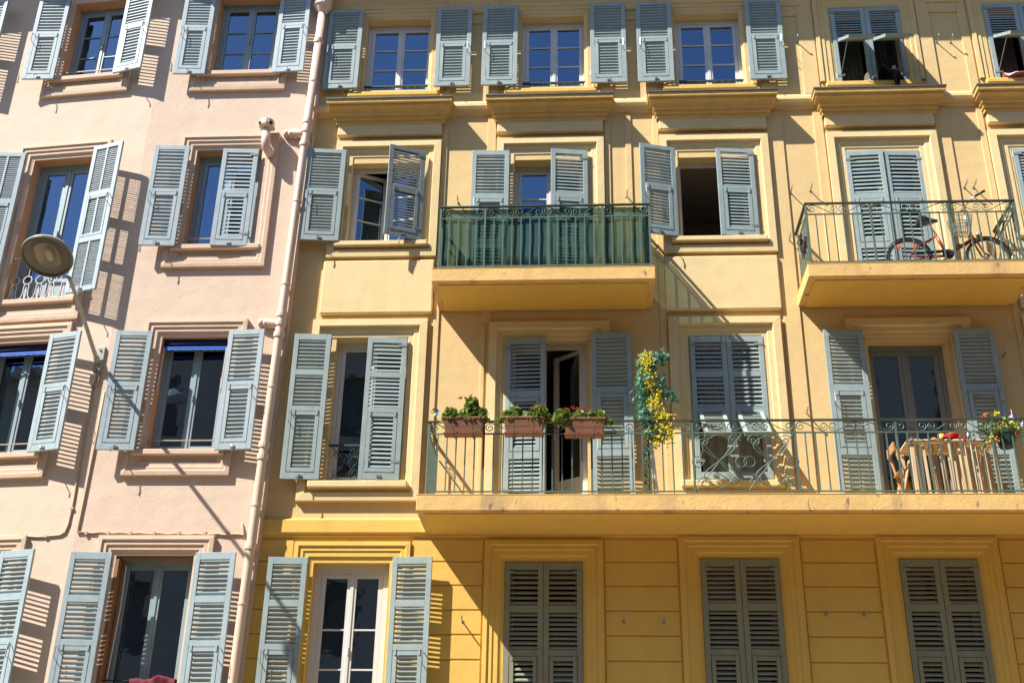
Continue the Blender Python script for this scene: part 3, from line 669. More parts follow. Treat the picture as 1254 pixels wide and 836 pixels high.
LP=thing('street_lamp',fpt(LF,-.1,.05,8.4),'grey wall mounted street lamp with round glass head on a thin arm','street lamp')
b=MB(); b.box(-.155,-.03,.0,.035,8.28,8.68); b.box(-.145,-.04,.035,.06,8.30,8.48); b.build('wall_plate',M['lampgrey'],LP,LF,bevel=.006)
for z in (8.33,8.62):
    b=MB(); b.lathe([(.0,0),(.014,0),(.014,.014),(.0,.016)],(-.09,.036 if z>8.5 else .061,z),(0,1,0),8); b.build('bolt',M['iron_k'],LP,LF)
a0=fpt(LF,-.10,.05,8.44); tip=Vector((-6.60,-1.97,8.79))
pts=[]
for i in range(13):
    u=i/12; p=a0.lerp(tip,u); p=p+Vector((0,0,.05*sin(pi*min(1,u*1.0))-.03*sin(pi*u)*(1-u)*2)); pts.append((p.x,-p.y,p.z))
b=MB(); b.tube(pts,[.03-.006*i/12 for i in range(13)],10); b.build('arm',M['lampgrey'],LP,YF,smooth=True)
b=MB(); b.lathe([(.045,-.02),(.045,.14)],tuple(pts[0]),(pts[1][0]-pts[0][0],pts[1][1]-pts[0][1],pts[1][2]-pts[0][2]),10); b.build('arm_socket',M['lampgrey'],LP,YF)
hc=Vector((-6.78,-2.28,8.925)); nrm=Vector((.06,-.42,-.906)).normalized()
cF=(hc.x,-hc.y,hc.z); nF=(nrm.x,-nrm.y,nrm.z)
b=MB(); b.lathe([(.30,0),(.32,.012),(.325,-.01),(.31,-.04),(.25,-.12),(.15,-.18),(.04,-.20),(.001,-.2),(.02,-.19),(.14,-.165),(.235,-.105),(.285,-.03),(.298,.0)],cF,nF,36,cap=False); b.build('lamp_housing',M['lampgrey'],LP,YF,smooth=True)
b=MB(); b.lathe([(.302,-.006),(.32,.004),(.32,.022),(.293,.026),(.291,.006)],cF,nF,36,cap=False); b.build('lamp_rim',mat('dark_lamp_rim',(.10,.09,.075,1),.5,var=.2,scale=20),LP,YF,smooth=False)
b=MB(); b.lathe([(.001,.055),(.12,.05),(.2,.036),(.265,.018),(.292,.0),(.286,-.004),(.19,.03),(.001,.046)],cF,nF,36); b.build('lens',M['lens'],LP,YF,smooth=True)
# reflector dish and bulb inside the head
u=nrm.cross(Vector((0,1,0))).normalized(); v=nrm.cross(u)
b=MB(); L=[]
for (s,d) in ((1.0,-.01),(.9,-.03),(.55,-.10),(.2,-.12)):
    ring=[]
    for k in range(20):
        a=2*pi*k/20; e=(abs(cos(a))**3+abs(sin(a))**3)**(-1/3); P=hc+u*(.15*s*cos(a)*e)+v*(.19*s*sin(a)*e)+nrm*d; ring.append((P.x,-P.y,P.z))
    L.append(ring)
b.loops(L,closed=True); b.build('reflector',mat('satin_reflector',(.55,.53,.48,1),.45,metal=.4,var=.1),LP,YF,smooth=True)
b=MB(); P=hc-nrm*.075; b.lathe([(.001,-.12),(.03,-.11),(.05,-.06),(.05,.03),(.03,.07),(.001,.08)],(P.x,-P.y,P.z),(v.x,-v.y,v.z),12); b.build('bulb',M['whitec'],LP,YF,smooth=True)

# cables on the pink wall
t=thing('cable',fpt(LF,-.1,.02,7.5),'painted cable running down from the junction box under the street lamp','cable')
pts=[(-.10,.02,8.40),(-.085,.022,8.28),(-.045,.03,8.20),(-.06,.03,8.10),(-.10,.025,8.08)]
b=MB(); b.tube(pts,.012,6); b.build('cable_loop',M['cable'],t,LF,smooth=True)
b=MB(); b.box(-.175,-.095,.0,.055,8.10,8.25); b.build('junction_box',M['pipe'],t,LF,bevel=.006)
pts=[(-.125,.015,8.1),(-.112,.014,7.7),(-.118,.015,7.3),(-.108,.014,6.9),(-.098,.014,6.4),(-.11,.014,6.08),(-.14,.014,5.97),(-.2,.014,5.935),(-.5,.014,5.915),(-.8,.014,5.94),(-1.1,.014,5.95),(-2.2,.014,5.95),(-8.9,.014,5.96)]
b=MB(); b.tube(pts,.013,6); b.build('wire',M['cable'],t,LF,smooth=True)
for (x,z) in ((-.115,7.85),(-.117,7.35),(-.103,6.75),(-.1,6.3),(-.4,5.92),(-.75,5.94)):
    b=MB(); b.box(x-.024,x+.024,.0,.03,z-.014,z+.014); b.build('cable_clip',M['cable'],t,LF)
t=thing('cable',fpt(PF,-5.7,.02,5.95),'painted cable clipped level along the pink wall towards the drainpipe','cable')
pts=[]; 
for i in range(33):
    u=i/32; pts.append((-6.72+2.24*u,.015,5.965-.03*u+.008*sin(i*1.7)))
pts=[(-6.70,.015,8.0),(-6.70,.015,7.2),(-6.715,.015,6.4),(-6.725,.015,6.05)]+pts+[(-4.49,.016,6.0),(-4.53,.016,6.1)]
b=MB(); b.tube(pts,.013,6); b.build('wire',M['cable'],t,PF,smooth=True)
for x in (-6.6,-6.3,-6.0,-5.68,-5.35,-5.0,-4.7):
    b=MB(); b.box(x-.018,x+.018,.0,.032,5.935,5.975); b.build('cable_clip',M['cable'],t,PF)

# metal hooks fixed to the yellow wall
hm=MB(); hm.tube([(0,0,0),(0,.13,.01),(0,.145,.02),(0,.15,.05)],.009,6); hm.lathe([(.0,.0),(.02,0),(.02,.006),(.0,.008)],(0,0,0),(0,1,0),8); hme=hm.mesh('wall_hook',M['steel'])
hooks=[(3.38,13.90,'steel hook on the wall left of the window with the hanging charcoal garment'),(5.53,13.84,'steel hook in the top right wall panel, left one of two'),(5.74,13.83,'steel hook in the top right wall panel, right one of two'),
(3.06,11.13,'steel hook left of the bicycle balcony, upper left one'),(3.35,11.16,'steel hook left of the bicycle balcony, nearest its closed shutters'),(5.57,11.17,'steel hook above the bicycle handlebar, left one of two'),(5.70,11.17,'steel hook above the bicycle handlebar, right one of two'),
(.66,11.10,'steel hook above the right end of the green mesh balcony'),(-1.85,11.05,'steel hook above the left end of the green mesh balcony'),(2.97,10.32,'steel hook beside the left side railing of the bicycle balcony'),(2.98,7.64,'steel hook on the wall just above the long balcony railing, left of the open shutter'),
(5.70,8.46,'steel hook on the shaded wall right of the right hand balcony door'),(.47,4.84,'steel hook on the golden wall under the long balcony, leftmost of the shaded four'),(.97,4.84,'steel hook on the golden wall, second from left of the shaded four'),(2.98,4.94,'steel hook on the golden wall, third from left of the shaded four'),(3.45,4.94,'steel hook on the golden wall, rightmost of the shaded four'),(-1.56,4.83,'sunlit steel hook on the golden wall right of the lowest white window')]
for x,z,l in hooks:
    o=link('wall_hook',hme,None,((x,-.0 if z>6 else -.014,z),0)); tag(o,l,'hook','hooks on the yellow wall')

# ------------------------------------------------------------------ plants
def leaves(b,n,fx,size,rng,k=6):
    for i in range(n):
        p=fx(rng); s=size*rng.uniform(.6,1.25)
        d=Vector((rng.gauss(0,1),rng.gauss(0,1),rng.gauss(.6,.8))).normalized(); u=d.orthogonal().normalized(); w=d.cross(u); a=rng.uniform(0,6.28)
        u,w=u*cos(a)+w*sin(a),w*cos(a)-u*sin(a); P=Vector((p[0],-p[1],p[2]))
        c=b.vert(P-d*s*.18)
        ids=[b.vert(P+(u*cos(2*pi*j/k)*1.0+w*sin(2*pi*j/k)*.85)*s*rng.uniform(.85,1.1)*(1 if k==6 else (1.35 if j%2 else .5))) for j in range(k)]
        for j in range(k): b.face([c,ids[j],ids[(j+1)%k]])
def blob(b,p,r,rng):
    P=Vector((p[0],-p[1],p[2])); k=5; t=b.vert(P+Vector((0,0,r))); bt=b.vert(P-Vector((0,0,r)))
    ids=[b.vert(P+Vector((cos(2*pi*j/k+r*90),sin(2*pi*j/k+r*90),rng.uniform(-.25,.25)))*r) for j in range(k)]
    for j in range(k): b.face([t,ids[j],ids[(j+1)%k]]); b.face([bt,ids[j],ids[(j+1)%k]])

def flower_box(x,z,label,seed,heads,tall):
    rng=random.Random(seed); o=1.0
    t=thing('flower_box',(x,-o,z),label,'flower box','terracotta flower boxes on the long railing')
    b=MB(); w=.26; L=[]
    for (dz,e,d) in ((0,-.03,.07),(.03,-.028,.072),(.17,.0,.09),(.175,.012,.1),(.20,.012,.1),(.20,-.006,.085),(.16,-.012,.08)):
        L.append([(x-w-e,o-d,z+dz),(x+w+e,o-d,z+dz),(x+w+e,o+d,z+dz),(x-w-e,o+d,z+dz)])
    b.loops(L,closed=True,cap=True); b.build('trough',M['terra'],t,YF,bevel=.006)
    b=MB(); b.box(x-w+.01,x+w-.01,o-.085,o+.085,z-.022,z-.004); b.build('drip_tray',M['terra'],t,YF,bevel=.006)
    for dx in (-.12,.12):
        b=MB(); b.tube([(x+dx,.86,z+.22),(x+dx,.90,z+.235),(x+dx,.895,z+.1),(x+dx,.90,z-.03),(x+dx,o+.11,z-.03),(x+dx,o+.115,z+.06)],.006,5); b.build('hanger_wire',M['iron'],t,YF)
    b=MB(); b.tube([(x-w,o+.108,z+.06),(x+w,o+.108,z+.06)],.005,4); b.build('hanger_wire',M['iron'],t,YF)
    b=MB(); st=MB()
    for (cx_,h,r,n) in tall:
        for q in range(7): st.tube([(x+cx_+rng.gauss(0,.03),o,z+.15),(x+cx_+rng.gauss(0,r*.6),o+rng.gauss(0,.05),z+.17+h*rng.uniform(.4,.9))],.004,4)
        def fx(g,cx_=cx_,h=h,r=r):
            a=g.uniform(0,6.28); q=g.uniform(.1,1)**.5; zz=g.uniform(0,1)
            return (x+cx_+r*q*cos(a)*(1.1-.5*zz), o+.02+r*.75*q*sin(a), z+.16+h*zz)
        leaves(b,int(n*1.5),fx,.033,rng)
    b.build('foliage',M['leaf'],t,YF,recalc=False); st.build('stems',M['leaf'],t,YF)
    for (hx,hz,r) in heads:
        b=MB()
        for q in range(10): blob(b,(x+hx+rng.gauss(0,r*.6),o+.06+rng.gauss(0,r*.5),z+.16+hz+rng.gauss(0,r*.45)),.011,rng)
        b.build('bloom',M['petal_r'],t,YF)
flower_box(-1.53,6.99,'terracotta flower box with taller plant on its right, leftmost on railing',3,[(-.05,.31,.018),(.02,.30,.02),(.08,.33,.02)],[(-.17,.15,.12,170),(-.02,.13,.10,110),(.09,.30,.11,230),(.22,.16,.09,120),(.25,.0,.05,25)])
flower_box(-.76,6.99,'terracotta flower box with one red bloom between two others on railing',4,[(.20,.20,.028),(.10,.16,.016)],[(-.2,.12,.1,110),(-.12,.17,.09,140),(.05,.10,.1,120),(.19,.18,.12,230),(.30,.03,.06,60),(-.3,.04,.06,50)])
flower_box(0.0,6.97,'terracotta flower box with several red blooms at its left end',5,[(-.22,.16,.035),(-.13,.18,.03),(-.08,.16,.03),(-.30,.15,.025),(.08,.14,.016),(-.02,.16,.02)],[(-.28,.14,.13,220),(-.22,-.06,.09,90),(-.08,.12,.1,130),(.1,.11,.09,110),(.2,.12,.09,120),(.31,.0,.06,60)])

# pinwheel on the railing corner
t=thing('pinwheel',(-1.9,-.89,7.2),'small toy pinwheel in blue and yellow at the left railing corner','toy')
b=MB(); b.tube([(-1.88,.89,7.2),(-1.92,.91,7.31)],.005,5); b.build('stick',M['whitec'],t,YF)
for k,mm in enumerate(('blue','yellowpl','leaf','yellowpl','blue')):
    a=2*pi*k/5+.3; b=MB(); c=(-1.92,.925,7.315); r=.062
    b.loops([[c,(c[0]+r*cos(a),c[1]+.006,c[2]+r*sin(a)),(c[0]+r*.8*cos(a+.9),c[1]+.03,c[2]+r*.8*sin(a+.9))],[(c[0],c[1]-.004,c[2]),(c[0]+r*cos(a),c[1]+.002,c[2]+r*sin(a)),(c[0]+r*.8*cos(a+.9),c[1]+.026,c[2]+r*.8*sin(a+.9))]],closed=True,cap=True); b.build('blade',M[mm],t,YF)

# yellow mimosa garland on a pole
rng=random.Random(21)
t=thing('flower_garland',(.85,-.78,6.2),'tall artificial garland of yellow flower clusters and teal leaves at the railing','garland')
ax=[(.80,.82,6.2),(.80,.82,6.9),(.83,.80,7.3),(.85,.79,7.7),(.86,.79,8.05)]
b=MB(); b.tube(ax,.013,6); b.build('pole',M['iron'],t,YF)
b=MB(); b.tube([(.90,.70,6.2),(.87,.72,6.6),(.85,.74,7.0)],[.035,.028,.02],8); b.build('wrapped_base',M['whitec'],t,YF)
b=MB()
def gx(g):
    u=g.uniform(0,1); z=6.95+1.2*u; return (.80+.09*sin(z*4)+ .07*(1-u)+g.gauss(0,.05), .80+g.gauss(0,.06), z)
leaves(b,620,gx,.040,rng,10)
for (cx_,z,sx,sz,n) in ((1.02,8.10,.07,.04,50),(1.13,7.55,.06,.05,45),(1.0,7.62,.08,.05,50),(.74,8.0,.03,.07,30),(.80,6.6,.02,.25,60),(1.02,7.78,.05,.05,30)):
    leaves(b,n,lambda g,a=cx_,c=z,p=sx,q=sz:(a-.02+g.gauss(0,p*.8),.80+g.gauss(0,.04),c+g.gauss(0,q)),.036,rng,10)
b.build('leaves',M['teal'],t,YF,recalc=False)
for (x,z,sx,sz,n) in ((.83,8.05,.045,.05,80),(.82,7.90,.038,.09,110),(.85,7.74,.03,.07,70),(.87,7.42,.045,.06,70),(.93,7.50,.03,.08,50),(1.0,7.27,.06,.05,80),(.93,7.05,.06,.09,90),(1.08,7.02,.035,.09,60),(.9,6.9,.03,.06,30)):
    b=MB()
    for q in range(n): blob(b,(x+rng.gauss(0,sx),.88+rng.gauss(0,.035),z+rng.gauss(0,sz)),.0155,rng)
    b.build('blossoms',M['petal_y'],t,YF)
# green mesh behind the short balcony's railing
b=MB(); n=60; o=.795
pts=[(-1.955,.05),(-1.955,.4)]+[(-1.95+2.84*i/n, o+.003*sin(i*.5)) for i in range(n+1)]+[(.895,.4),(.895,.05)]
zz=[9.46,9.7,9.95,10.2,10.44]
b.loops([[(x,y+.004*sin(z*9+x*5),z) for x,y in pts] for z in zz]); 
o=b.build('privacy_screen',M['mesh'],None,YF,smooth=True,recalc=False); sm=o.modifiers.new('s','SOLIDIFY'); sm.thickness=.003
tag(o,'green translucent mesh cloth tied inside the short balcony railing','mesh screen')

# ------------------------------------------------------------------ bicycle
BK=thing('bicycle',(5.0,-.45,9.44),'red bicycle with black saddle and wire basket on the balcony','bicycle')
def wheel(x,z,r,o):
    w=MB(); w.tube([(x+r*cos(2*pi*k/32),o,z+r*sin(2*pi*k/32)) for k in range(32)],.019,8,closed=True); w_=w.build('tyre',M['rubber'],BK,YF,smooth=True)
    b=MB(); b.tube([(x+(r-.024)*cos(2*pi*k/32),o,z+(r-.024)*sin(2*pi*k/32)) for k in range(32)],.010,6,closed=True); b.build('rim',M['chrome'],w_,None,smooth=True)
    b=MB()
    for k in range(28):
        a=2*pi*k/28; s=(.025 if k%2 else -.025); c=a+(.5 if k%4<2 else -.5); b.tube([(x+.02*cos(c),o+s,z+.02*sin(c)),(x+(r-.03)*cos(a),o,z+(r-.03)*sin(a))],.0014,3)
    b.build('spokes',M['chrome'],w_,None)
    b=MB(); b.lathe([(.001,-.05),(.022,-.048),(.018,-.02),(.018,.02),(.022,.048),(.001,.05)],(x,o,z),(0,1,0),10); b.build('hub',M['steel'],w_,None)
    b=MB(); L=[]
    for k in range(20):
        a=pi*.02+pi*1.02*k/19; rr=r+.033; ca,sa=cos(a),sin(a)
        L.append([(x+rr*ca,o-.028,z+rr*sa),(x+(rr+.008)*ca,o,z+(rr+.008)*sa),(x+rr*ca,o+.028,z+rr*sa)])
    b.loops(L); m_=b.build('mudguard',M['black'],BK,YF,smooth=True,recalc=False)
    sm=m_.modifiers.new('s','SOLIDIFY'); sm.thickness=.003
bo=.45; RR=.285; zh=9.755
wheel(4.50,zh,RR,bo); wheel(5.56,zh,RR,bo)
bb=(5.02,bo,9.79); st=(4.90,bo,10.14); hd=(5.36,bo,10.18); hl=(5.40,bo,10.05); rh=(4.50,bo,zh)
b=MB(); b.tube([bb,(4.96,bo,9.96),st],.022,8); b.tube([bb,(5.14,bo,9.88),hl],.026,8); b.tube([hl,hd],.024,8)
for s in (-.04,.04):
    b.tube([(rh[0],bo+s,rh[2]),(4.62,bo+s,9.93),(st[0]-.02,bo+s*.4,st[2]-.06)],.012,6); b.tube([(rh[0],bo+s,rh[2]),(bb[0],bo+s*.5,bb[2])],.012,6)
b.build('frame',M['red'],BK,YF,smooth=True)
b=MB()
for s in (-.05,.05): b.tube([(hl[0]+.005,bo+s*.6,hl[2]),(5.45,bo+s,9.93),(5.50,bo+s,9.80),(5.56,bo+s,zh)],.013,6)
b.build('fork',M['red'],BK,YF,smooth=True)
b=MB(); b.tube([st,(4.84,bo,10.29)],.013,8); b.build('seat_post',M['chrome'],BK,YF)
b=MB(); b.loops([[(4.68,bo-.10,10.33),(4.68,bo+.10,10.33),(4.68,bo+.09,10.40),(4.68,bo-.09,10.40)],[(4.76,bo-.09,10.30),(4.76,bo+.09,10.30),(4.76,bo+.09,10.39),(4.76,bo-.09,10.39)],[(4.86,bo-.04,10.31),(4.86,bo+.04,10.31),(4.86,bo+.035,10.375),(4.86,bo-.035,10.375)],[(4.96,bo-.02,10.33),(4.96,bo+.02,10.33),(4.96,bo+.015,10.37),(4.96,bo-.015,10.37)]],closed=True,cap=True); b.build('saddle',M['black'],BK,YF,bevel=.012)
b=MB(); b.tube([hd,(5.34,bo,10.32),(5.37,bo,10.58)],.012,8); b.tube([(5.37,bo-.22,10.62),(5.36,bo-.08,10.60),(5.37,bo,10.58),(5.40,bo+.08,10.60),(5.47,bo+.20,10.63)],.011,8); b.build('handlebar',M['chrome'],BK,YF,smooth=True)
b=MB(); b.tube([(5.46,bo+.19,10.628),(5.58,bo+.26,10.67)],.018,8); b.build('grip',M['black'],BK,YF,smooth=True)
b=MB(); b.tube([(5.37,bo-.21,10.62),(5.48,bo-.27,10.66)],.018,8); b.build('grip',M['black'],BK,YF,smooth=True)
b=MB(); 
for (z,dx,dy) in ((10.09,.10,.08),(10.17,.115,.09),(10.26,.13,.10),(10.34,.14,.11)):
    q=[(5.24-dx,bo+.06-dy,z),(5.24+dx,bo+.06-dy,z+.0),(5.24+dx,bo+.06+dy,z),(5.24-dx,bo+.06+dy,z)]; b.tube(q,.005,4,closed=True)
for i in range(9):
    for s in (-1,1): u=-1+2*i/8; b.tube([(5.24+.10*u,bo+.06+s*.08,10.09),(5.24+.14*u,bo+.06+s*.11,10.34)],.0055,4)
for i in range(7):
    for s in (-1,1): u=-1+2*i/6; b.tube([(5.24+s*.10,bo+.06+.08*u,10.09),(5.24+s*.14,bo+.06+.11*u,10.34)],.0055,4)
    b.tube([(5.24-.1+.2*i/6,bo-.02,10.09),(5.24-.1+.2*i/6,bo+.14,10.09)],.0055,4)
b.build('basket',M['wicker'],BK,YF)
b=MB(); b.lathe([(.001,.03),(.075,.03),(.075,.055),(.001,.055)],(bb[0],bo,bb[2]),(0,1,0),18); b.build('chainring',M['black'],BK,YF)
b=MB(); b.loops([[(4.55,bo+.05,zh+.055),(5.0,bo+.05,9.85),(5.0,bo+.05,9.81),(4.55,bo+.05,zh+.02)],[(4.55,bo+.075,zh+.055),(5.0,bo+.075,9.85),(5.0,bo+.075,9.81),(4.55,bo+.075,zh+.02)]],closed=True,cap=True); b.build('chain_guard',M['black'],BK,YF)
for s,a in ((1,.6),(-1,.6+pi)):
    b=MB(); e=(bb[0]+.16*cos(a),bo+s*.09,bb[2]+.12*sin(a)); b.tube([(bb[0],bo+s*.08,bb[2]),e],.009,6); b.box(e[0]-.045,e[0]+.045,min(e[1],e[1]+s*.09),max(e[1],e[1]+s*.09),e[2]-.012,e[2]+.012); b.build('pedal',M['black'],BK,YF)
b=MB(); b.box(4.36,4.40,bo-.02,bo+.03,9.92,9.96); b.build('reflector',M['orange'],BK,YF,bevel=.004)
b=MB(); b.lathe([(.001,0),(.035,.003),(.035,.012),(.001,.015)],(4.58,bo+.012,9.93),(0,1,0),10); b.build('spoke_reflector',M['orange'],BK,YF)
b=MB(); b.lathe([(.001,-.05),(.03,-.045),(.042,0),(.045,.02),(.001,.028)],(5.50,bo,10.11),(1,0,.0),12); b.build('lamp',M['steel'],BK,YF,smooth=True)
b=MB(); b.tube([(4.54,bo+.07,zh-.01),(4.62,bo+.10,9.47)],.007,5); b.build('kickstand',M['steel'],BK,YF)
# coil of fairy wire on the left side rail
t=MB(); rng=random.Random(5); pts=[]
for i in range(160):
    a=i*.55; pts.append((3.06+.025*sin(i*1.3),.50+.16*cos(a)+.02*rng.gauss(0,1),9.98+.14*sin(a)+.02*rng.gauss(0,1)))
t.tube(pts,.006,4); o=t.build('wire_coil',M['wicker'],None,YF); tag(o,'tangled coil of grey wire hung on the left side railing of the bicycle balcony','wire coil')
# folded bracing pole leaning in the right corner of that balcony
t=thing('folded_rack',(5.78,-.6,9.45),'folded dark metal drying rack leaning in the right corner of the balcony','drying rack')
for (x0,o0,x1,o1) in ((5.62,.62,5.86,.74),(5.68,.62,5.90,.74),(5.66,.40,5.86,.52)):
    b=MB(); b.tube([(x0,o0,9.95 if o0>.5 else 9.455),(x1,o1,10.42)],.010,6); b.build('rack_bar',M['iron'],t,YF)
for u in (.2,.5,.8):
    b=MB(); b.tube([(5.62+.24*u,.62+.12*u,9.95+.47*u),(5.68+.22*u,.62+.12*u,9.95+.47*u)],.007,5); b.build('rung',M['iron'],t,YF)
b=MB(); b.tube([(5.62,.62,9.95),(5.60,.58,9.455)],.010,6); b.build('rack_bar',M['iron'],t,YF)

# ------------------------------------------------------------------ table with slats, its load, planter
TB=thing('slatted_table',(4.6,-.55,6.2),'pale wooden slatted table behind the long railing, folding chair at its left','table')
b=MB()
for i in range(6): b.box(4.03,5.14,.27+.095*i,.27+.095*i+.08,6.935,6.96)
b.build('tabletop',M['tablewood'],TB,YF,bevel=.004)
for (x,o) in ((4.08,.8),(4.08,.32),(5.09,.8),(5.09,.32)):
    b=MB(); b.box(x-.025,x+.025,o-.025,o+.025,6.2,6.934); b.build('leg',M['tablewood'],TB,YF,bevel=.004)
rng=random.Random(9)
b=MB()
for i in range(42):
    x=4.12+.96*i/41+rng.uniform(-.01,.01); o=.74+rng.uniform(-.08,.1); tp=6.93-rng.uniform(0,.22)*(i%3>0); w=rng.uniform(.008,.016)
    b.loops([[(x-w,o-.012,6.205),(x+w,o-.012,6.205),(x+w,o+.012,6.205),(x-w,o+.012,6.205)],[(x-w-.015,o-.012,tp),(x+w-.015,o-.012,tp),(x+w-.015,o+.012,tp),(x-w-.015,o+.012,tp)]],closed=True,cap=True)
b.build('slats',M['tablewood'],TB,YF)
CH=thing('folding_chair',(3.98,-.55,6.2),'honey coloured wooden folding chair partly hidden at the left of the slatted table','chair')
for (p,q) in (((3.90,.66,6.98),(4.06,.66,6.2)),((3.90,.36,6.98),(4.06,.36,6.2)),((4.06,.70,6.72),(3.92,.70,6.2)),((4.06,.32,6.72),(3.92,.32,6.2))):
    b=MB(); b.tube([p,q],.02,4); b.build('leg',M['wood'] if False else mat('honey_wood',(.42,.22,.07,1),.55,var=.1,scale=9),CH,YF)
b=MB(); b.box(3.885,3.91,.34,.68,6.86,6.98); b.build('backrest',bpy.data.materials['honey_wood'],CH,YF,bevel=.004)
b=MB()
for i in range(4): b.box(3.93,4.05,.37+.075*i,.43+.075*i,6.60,6.62)
b.build('seat',bpy.data.materials['honey_wood'],CH,YF,bevel=.003)
zt=6.961
t=tag(MB().build('x',M['magenta']),'x','x') if False else None
b=MB(); b.lathe([(.001,0),(.16,0),(.20,.03),(.205,.035),(.16,.01),(.001,.008)],(4.58,.60,zt),(0,0,1),24); o=b.build('tray',M['magenta'],None,YF,smooth=True); tag(o,'round magenta tray lying on the slatted table','tray')
PT=thing('cooking_pot',(4.68,-.62,zt+.01),'glossy red pot with lid and side handles on the magenta tray','pot')
b=MB(); b.lathe([(.001,0),(.085,0),(.10,.02),(.105,.085),(.11,.09)],(4.66,.62,zt+.012),(0,0,1),20); b.build('pot_body',M['redpl'],PT,YF,smooth=True)
b=MB(); b.lathe([(.112,0),(.09,.03),(.04,.05),(.018,.052),(.018,.07),(.001,.075)],(4.66,.62,zt+.103),(0,0,1),20); b.build('lid',M['redpl'],PT,YF,smooth=True)
for s in (-1,1):
    b=MB(); b.tube([(4.66+s*.10,.60,zt+.08),(4.66+s*.15,.61,zt+.085),(4.66+s*.15,.65,zt+.085),(4.66+s*.10,.66,zt+.08)],.009,6); b.build('handle',M['redpl'],PT,YF)
def cup(x,o,r,h,m,l):
    b=MB(); b.lathe([(.001,0),(r*.8,0),(r,.5*h),(r,h),(r*.9,h),(r*.75,.1*h),(.001,.08*h)],(x,o,zt+.012),(0,0,1),14); ob=b.build('cup',M[m],None,YF,smooth=True); tag(ob,l,'cup','cups on the slatted table')
cup(4.50,.68,.04,.10,'yellowpl','yellow plastic cup left of the red pot'); cup(4.43,.60,.035,.08,'orange','small orange cup at the left rim of the tray')
b=MB(); b.lathe([(.001,0),(.028,0),(.03,.12),(.012,.16),(.012,.2),(.001,.2)],(4.86,.62,zt),(0,0,1),12); o=b.build('bottle',M['chrome'],None,YF,smooth=True); tag(o,'small silvery bottle on the slatted table right of the red pot','bottle')

PL=thing('planter',(5.25,-.8,6.9),'dark green hanging planter with yellow and orange flowers at the right of the railing','planter')
b=MB(); b.lathe([(.001,0),(.09,0),(.13,.16),(.14,.165),(.14,.19),(.12,.19),(.11,.15),(.001,.14)],(5.26,.78,6.86),(0,0,1),16); b.build('pot',M['greenpot'],PL,YF)
b=MB(); b.tube([(5.26,.68,7.03),(5.26,.85,7.215),(5.26,.91,7.215),(5.26,.92,7.1)],.006,5); b.build('hanger_wire',M['iron'],PL,YF)
rng=random.Random(31); b=MB(); leaves(b,300,lambda g:(5.24+g.gauss(0,.12),.82+g.gauss(0,.07),7.10+g.gauss(0,.06)),.024,rng); leaves(b,60,lambda g:(5.02+g.gauss(0,.06),.86+g.gauss(0,.03),7.02+g.gauss(0,.07)),.018,rng)
b.build('foliage',M['leaf'],PL,YF,recalc=False)
for (x,z,mm) in ((5.22,7.14,'petal_o'),(5.19,7.13,'petal_o'),(5.32,7.16,'petal_y'),(5.28,7.13,'petal_y'),(5.35,7.12,'petal_y'),(5.16,7.26,'petal_y'),(5.02,7.25,'petal_o'),(5.36,7.02,'petal_r'),(5.05,6.95,'petal_y'),(5.1,6.93,'petal_o')):
    b=MB()
    for q in range(14): blob(b,(x+rng.gauss(0,.02),.88+rng.gauss(0,.02),z+rng.gauss(0,.018)),.014,rng)
    b.build('bloom',M[mm],PL,YF)
b=MB()
for q in range(16): blob(b,(5.43+rng.gauss(0,.03),.86+rng.gauss(0,.02),7.13+rng.gauss(0,.03)),.022,rng)
b.build('bloom',M['whitec'],PL,YF)
t=thing('small_flag',(5.40,-.8,7.1),'small dark blue and cream paper flag stuck in the planter','flag')
b=MB(); b.tube([(5.39,.80,7.05),(5.375,.80,7.36)],.004,5); b.build('stick',M['whitec'],t,YF)
b=MB(); b.loops([[(5.378,.803,7.35),(5.45,.81,7.22),(5.385,.803,7.19)],[(5.378,.799,7.35),(5.45,.806,7.22),(5.385,.799,7.19)]],closed=True,cap=True); b.build('flag_cloth',M['bluefl'],t,YF)
b=MB(); b.loops([[(5.374,.803,7.30),(5.375,.803,7.20),(5.29,.81,7.22)],[(5.374,.799,7.30),(5.375,.799,7.20),(5.29,.806,7.22)]],closed=True,cap=True); b.build('flag_cloth',M['whitec'],t,YF)

# ------------------------------------------------------------------ cloths hung in the windows
def cloth(name,F,prof,x0,x1,m,label,cat,seed,nx=26,amp=.03,edge=.05,skew=0,group=None):
    """prof: path (o,z) the cloth follows from inside to its hanging hem"""
    rng=random.Random(seed); L=[]; ph=[rng.uniform(0,6.28) for _ in range(6)]
    P=[]
    for (a,c) in zip(prof,prof[1:]):
        for k in range(4): P.append((a[0]+(c[0]-a[0])*k/4,a[1]+(c[1]-a[1])*k/4))
    P.append(prof[-1]); n=len(P)
    for i,(o,z) in enumerate(P):
        t=i/(n-1); row=[]
        for j in range(nx+1):
            u=j/nx; f=sin(u*9+ph[0]+t*2)+.6*sin(u*17+ph[1]-t*3)+.4*sin(u*29+ph[2]+t*5)
            hem=edge*(sin(u*5+ph[3])+.6*sin(u*11+ph[4]))*t
            row.append((x0+(x1-x0)*u+skew*t*(u-.5)+.01*sin(t*9+u*6),o+amp*f*.5+amp*.6,z+amp*.35*f*(1-t)+hem))
        L.append(row)
    b=MB(); b.loops(L); o=b.build(name,m,None,F,smooth=True,recalc=False)
    s=o.modifiers.new('s','SOLIDIFY'); s.thickness=.006; sb=o.modifiers.new('d','SUBSURF'); sb.levels=1; sb.render_levels=1
    tag(o,label,cat,group); return o
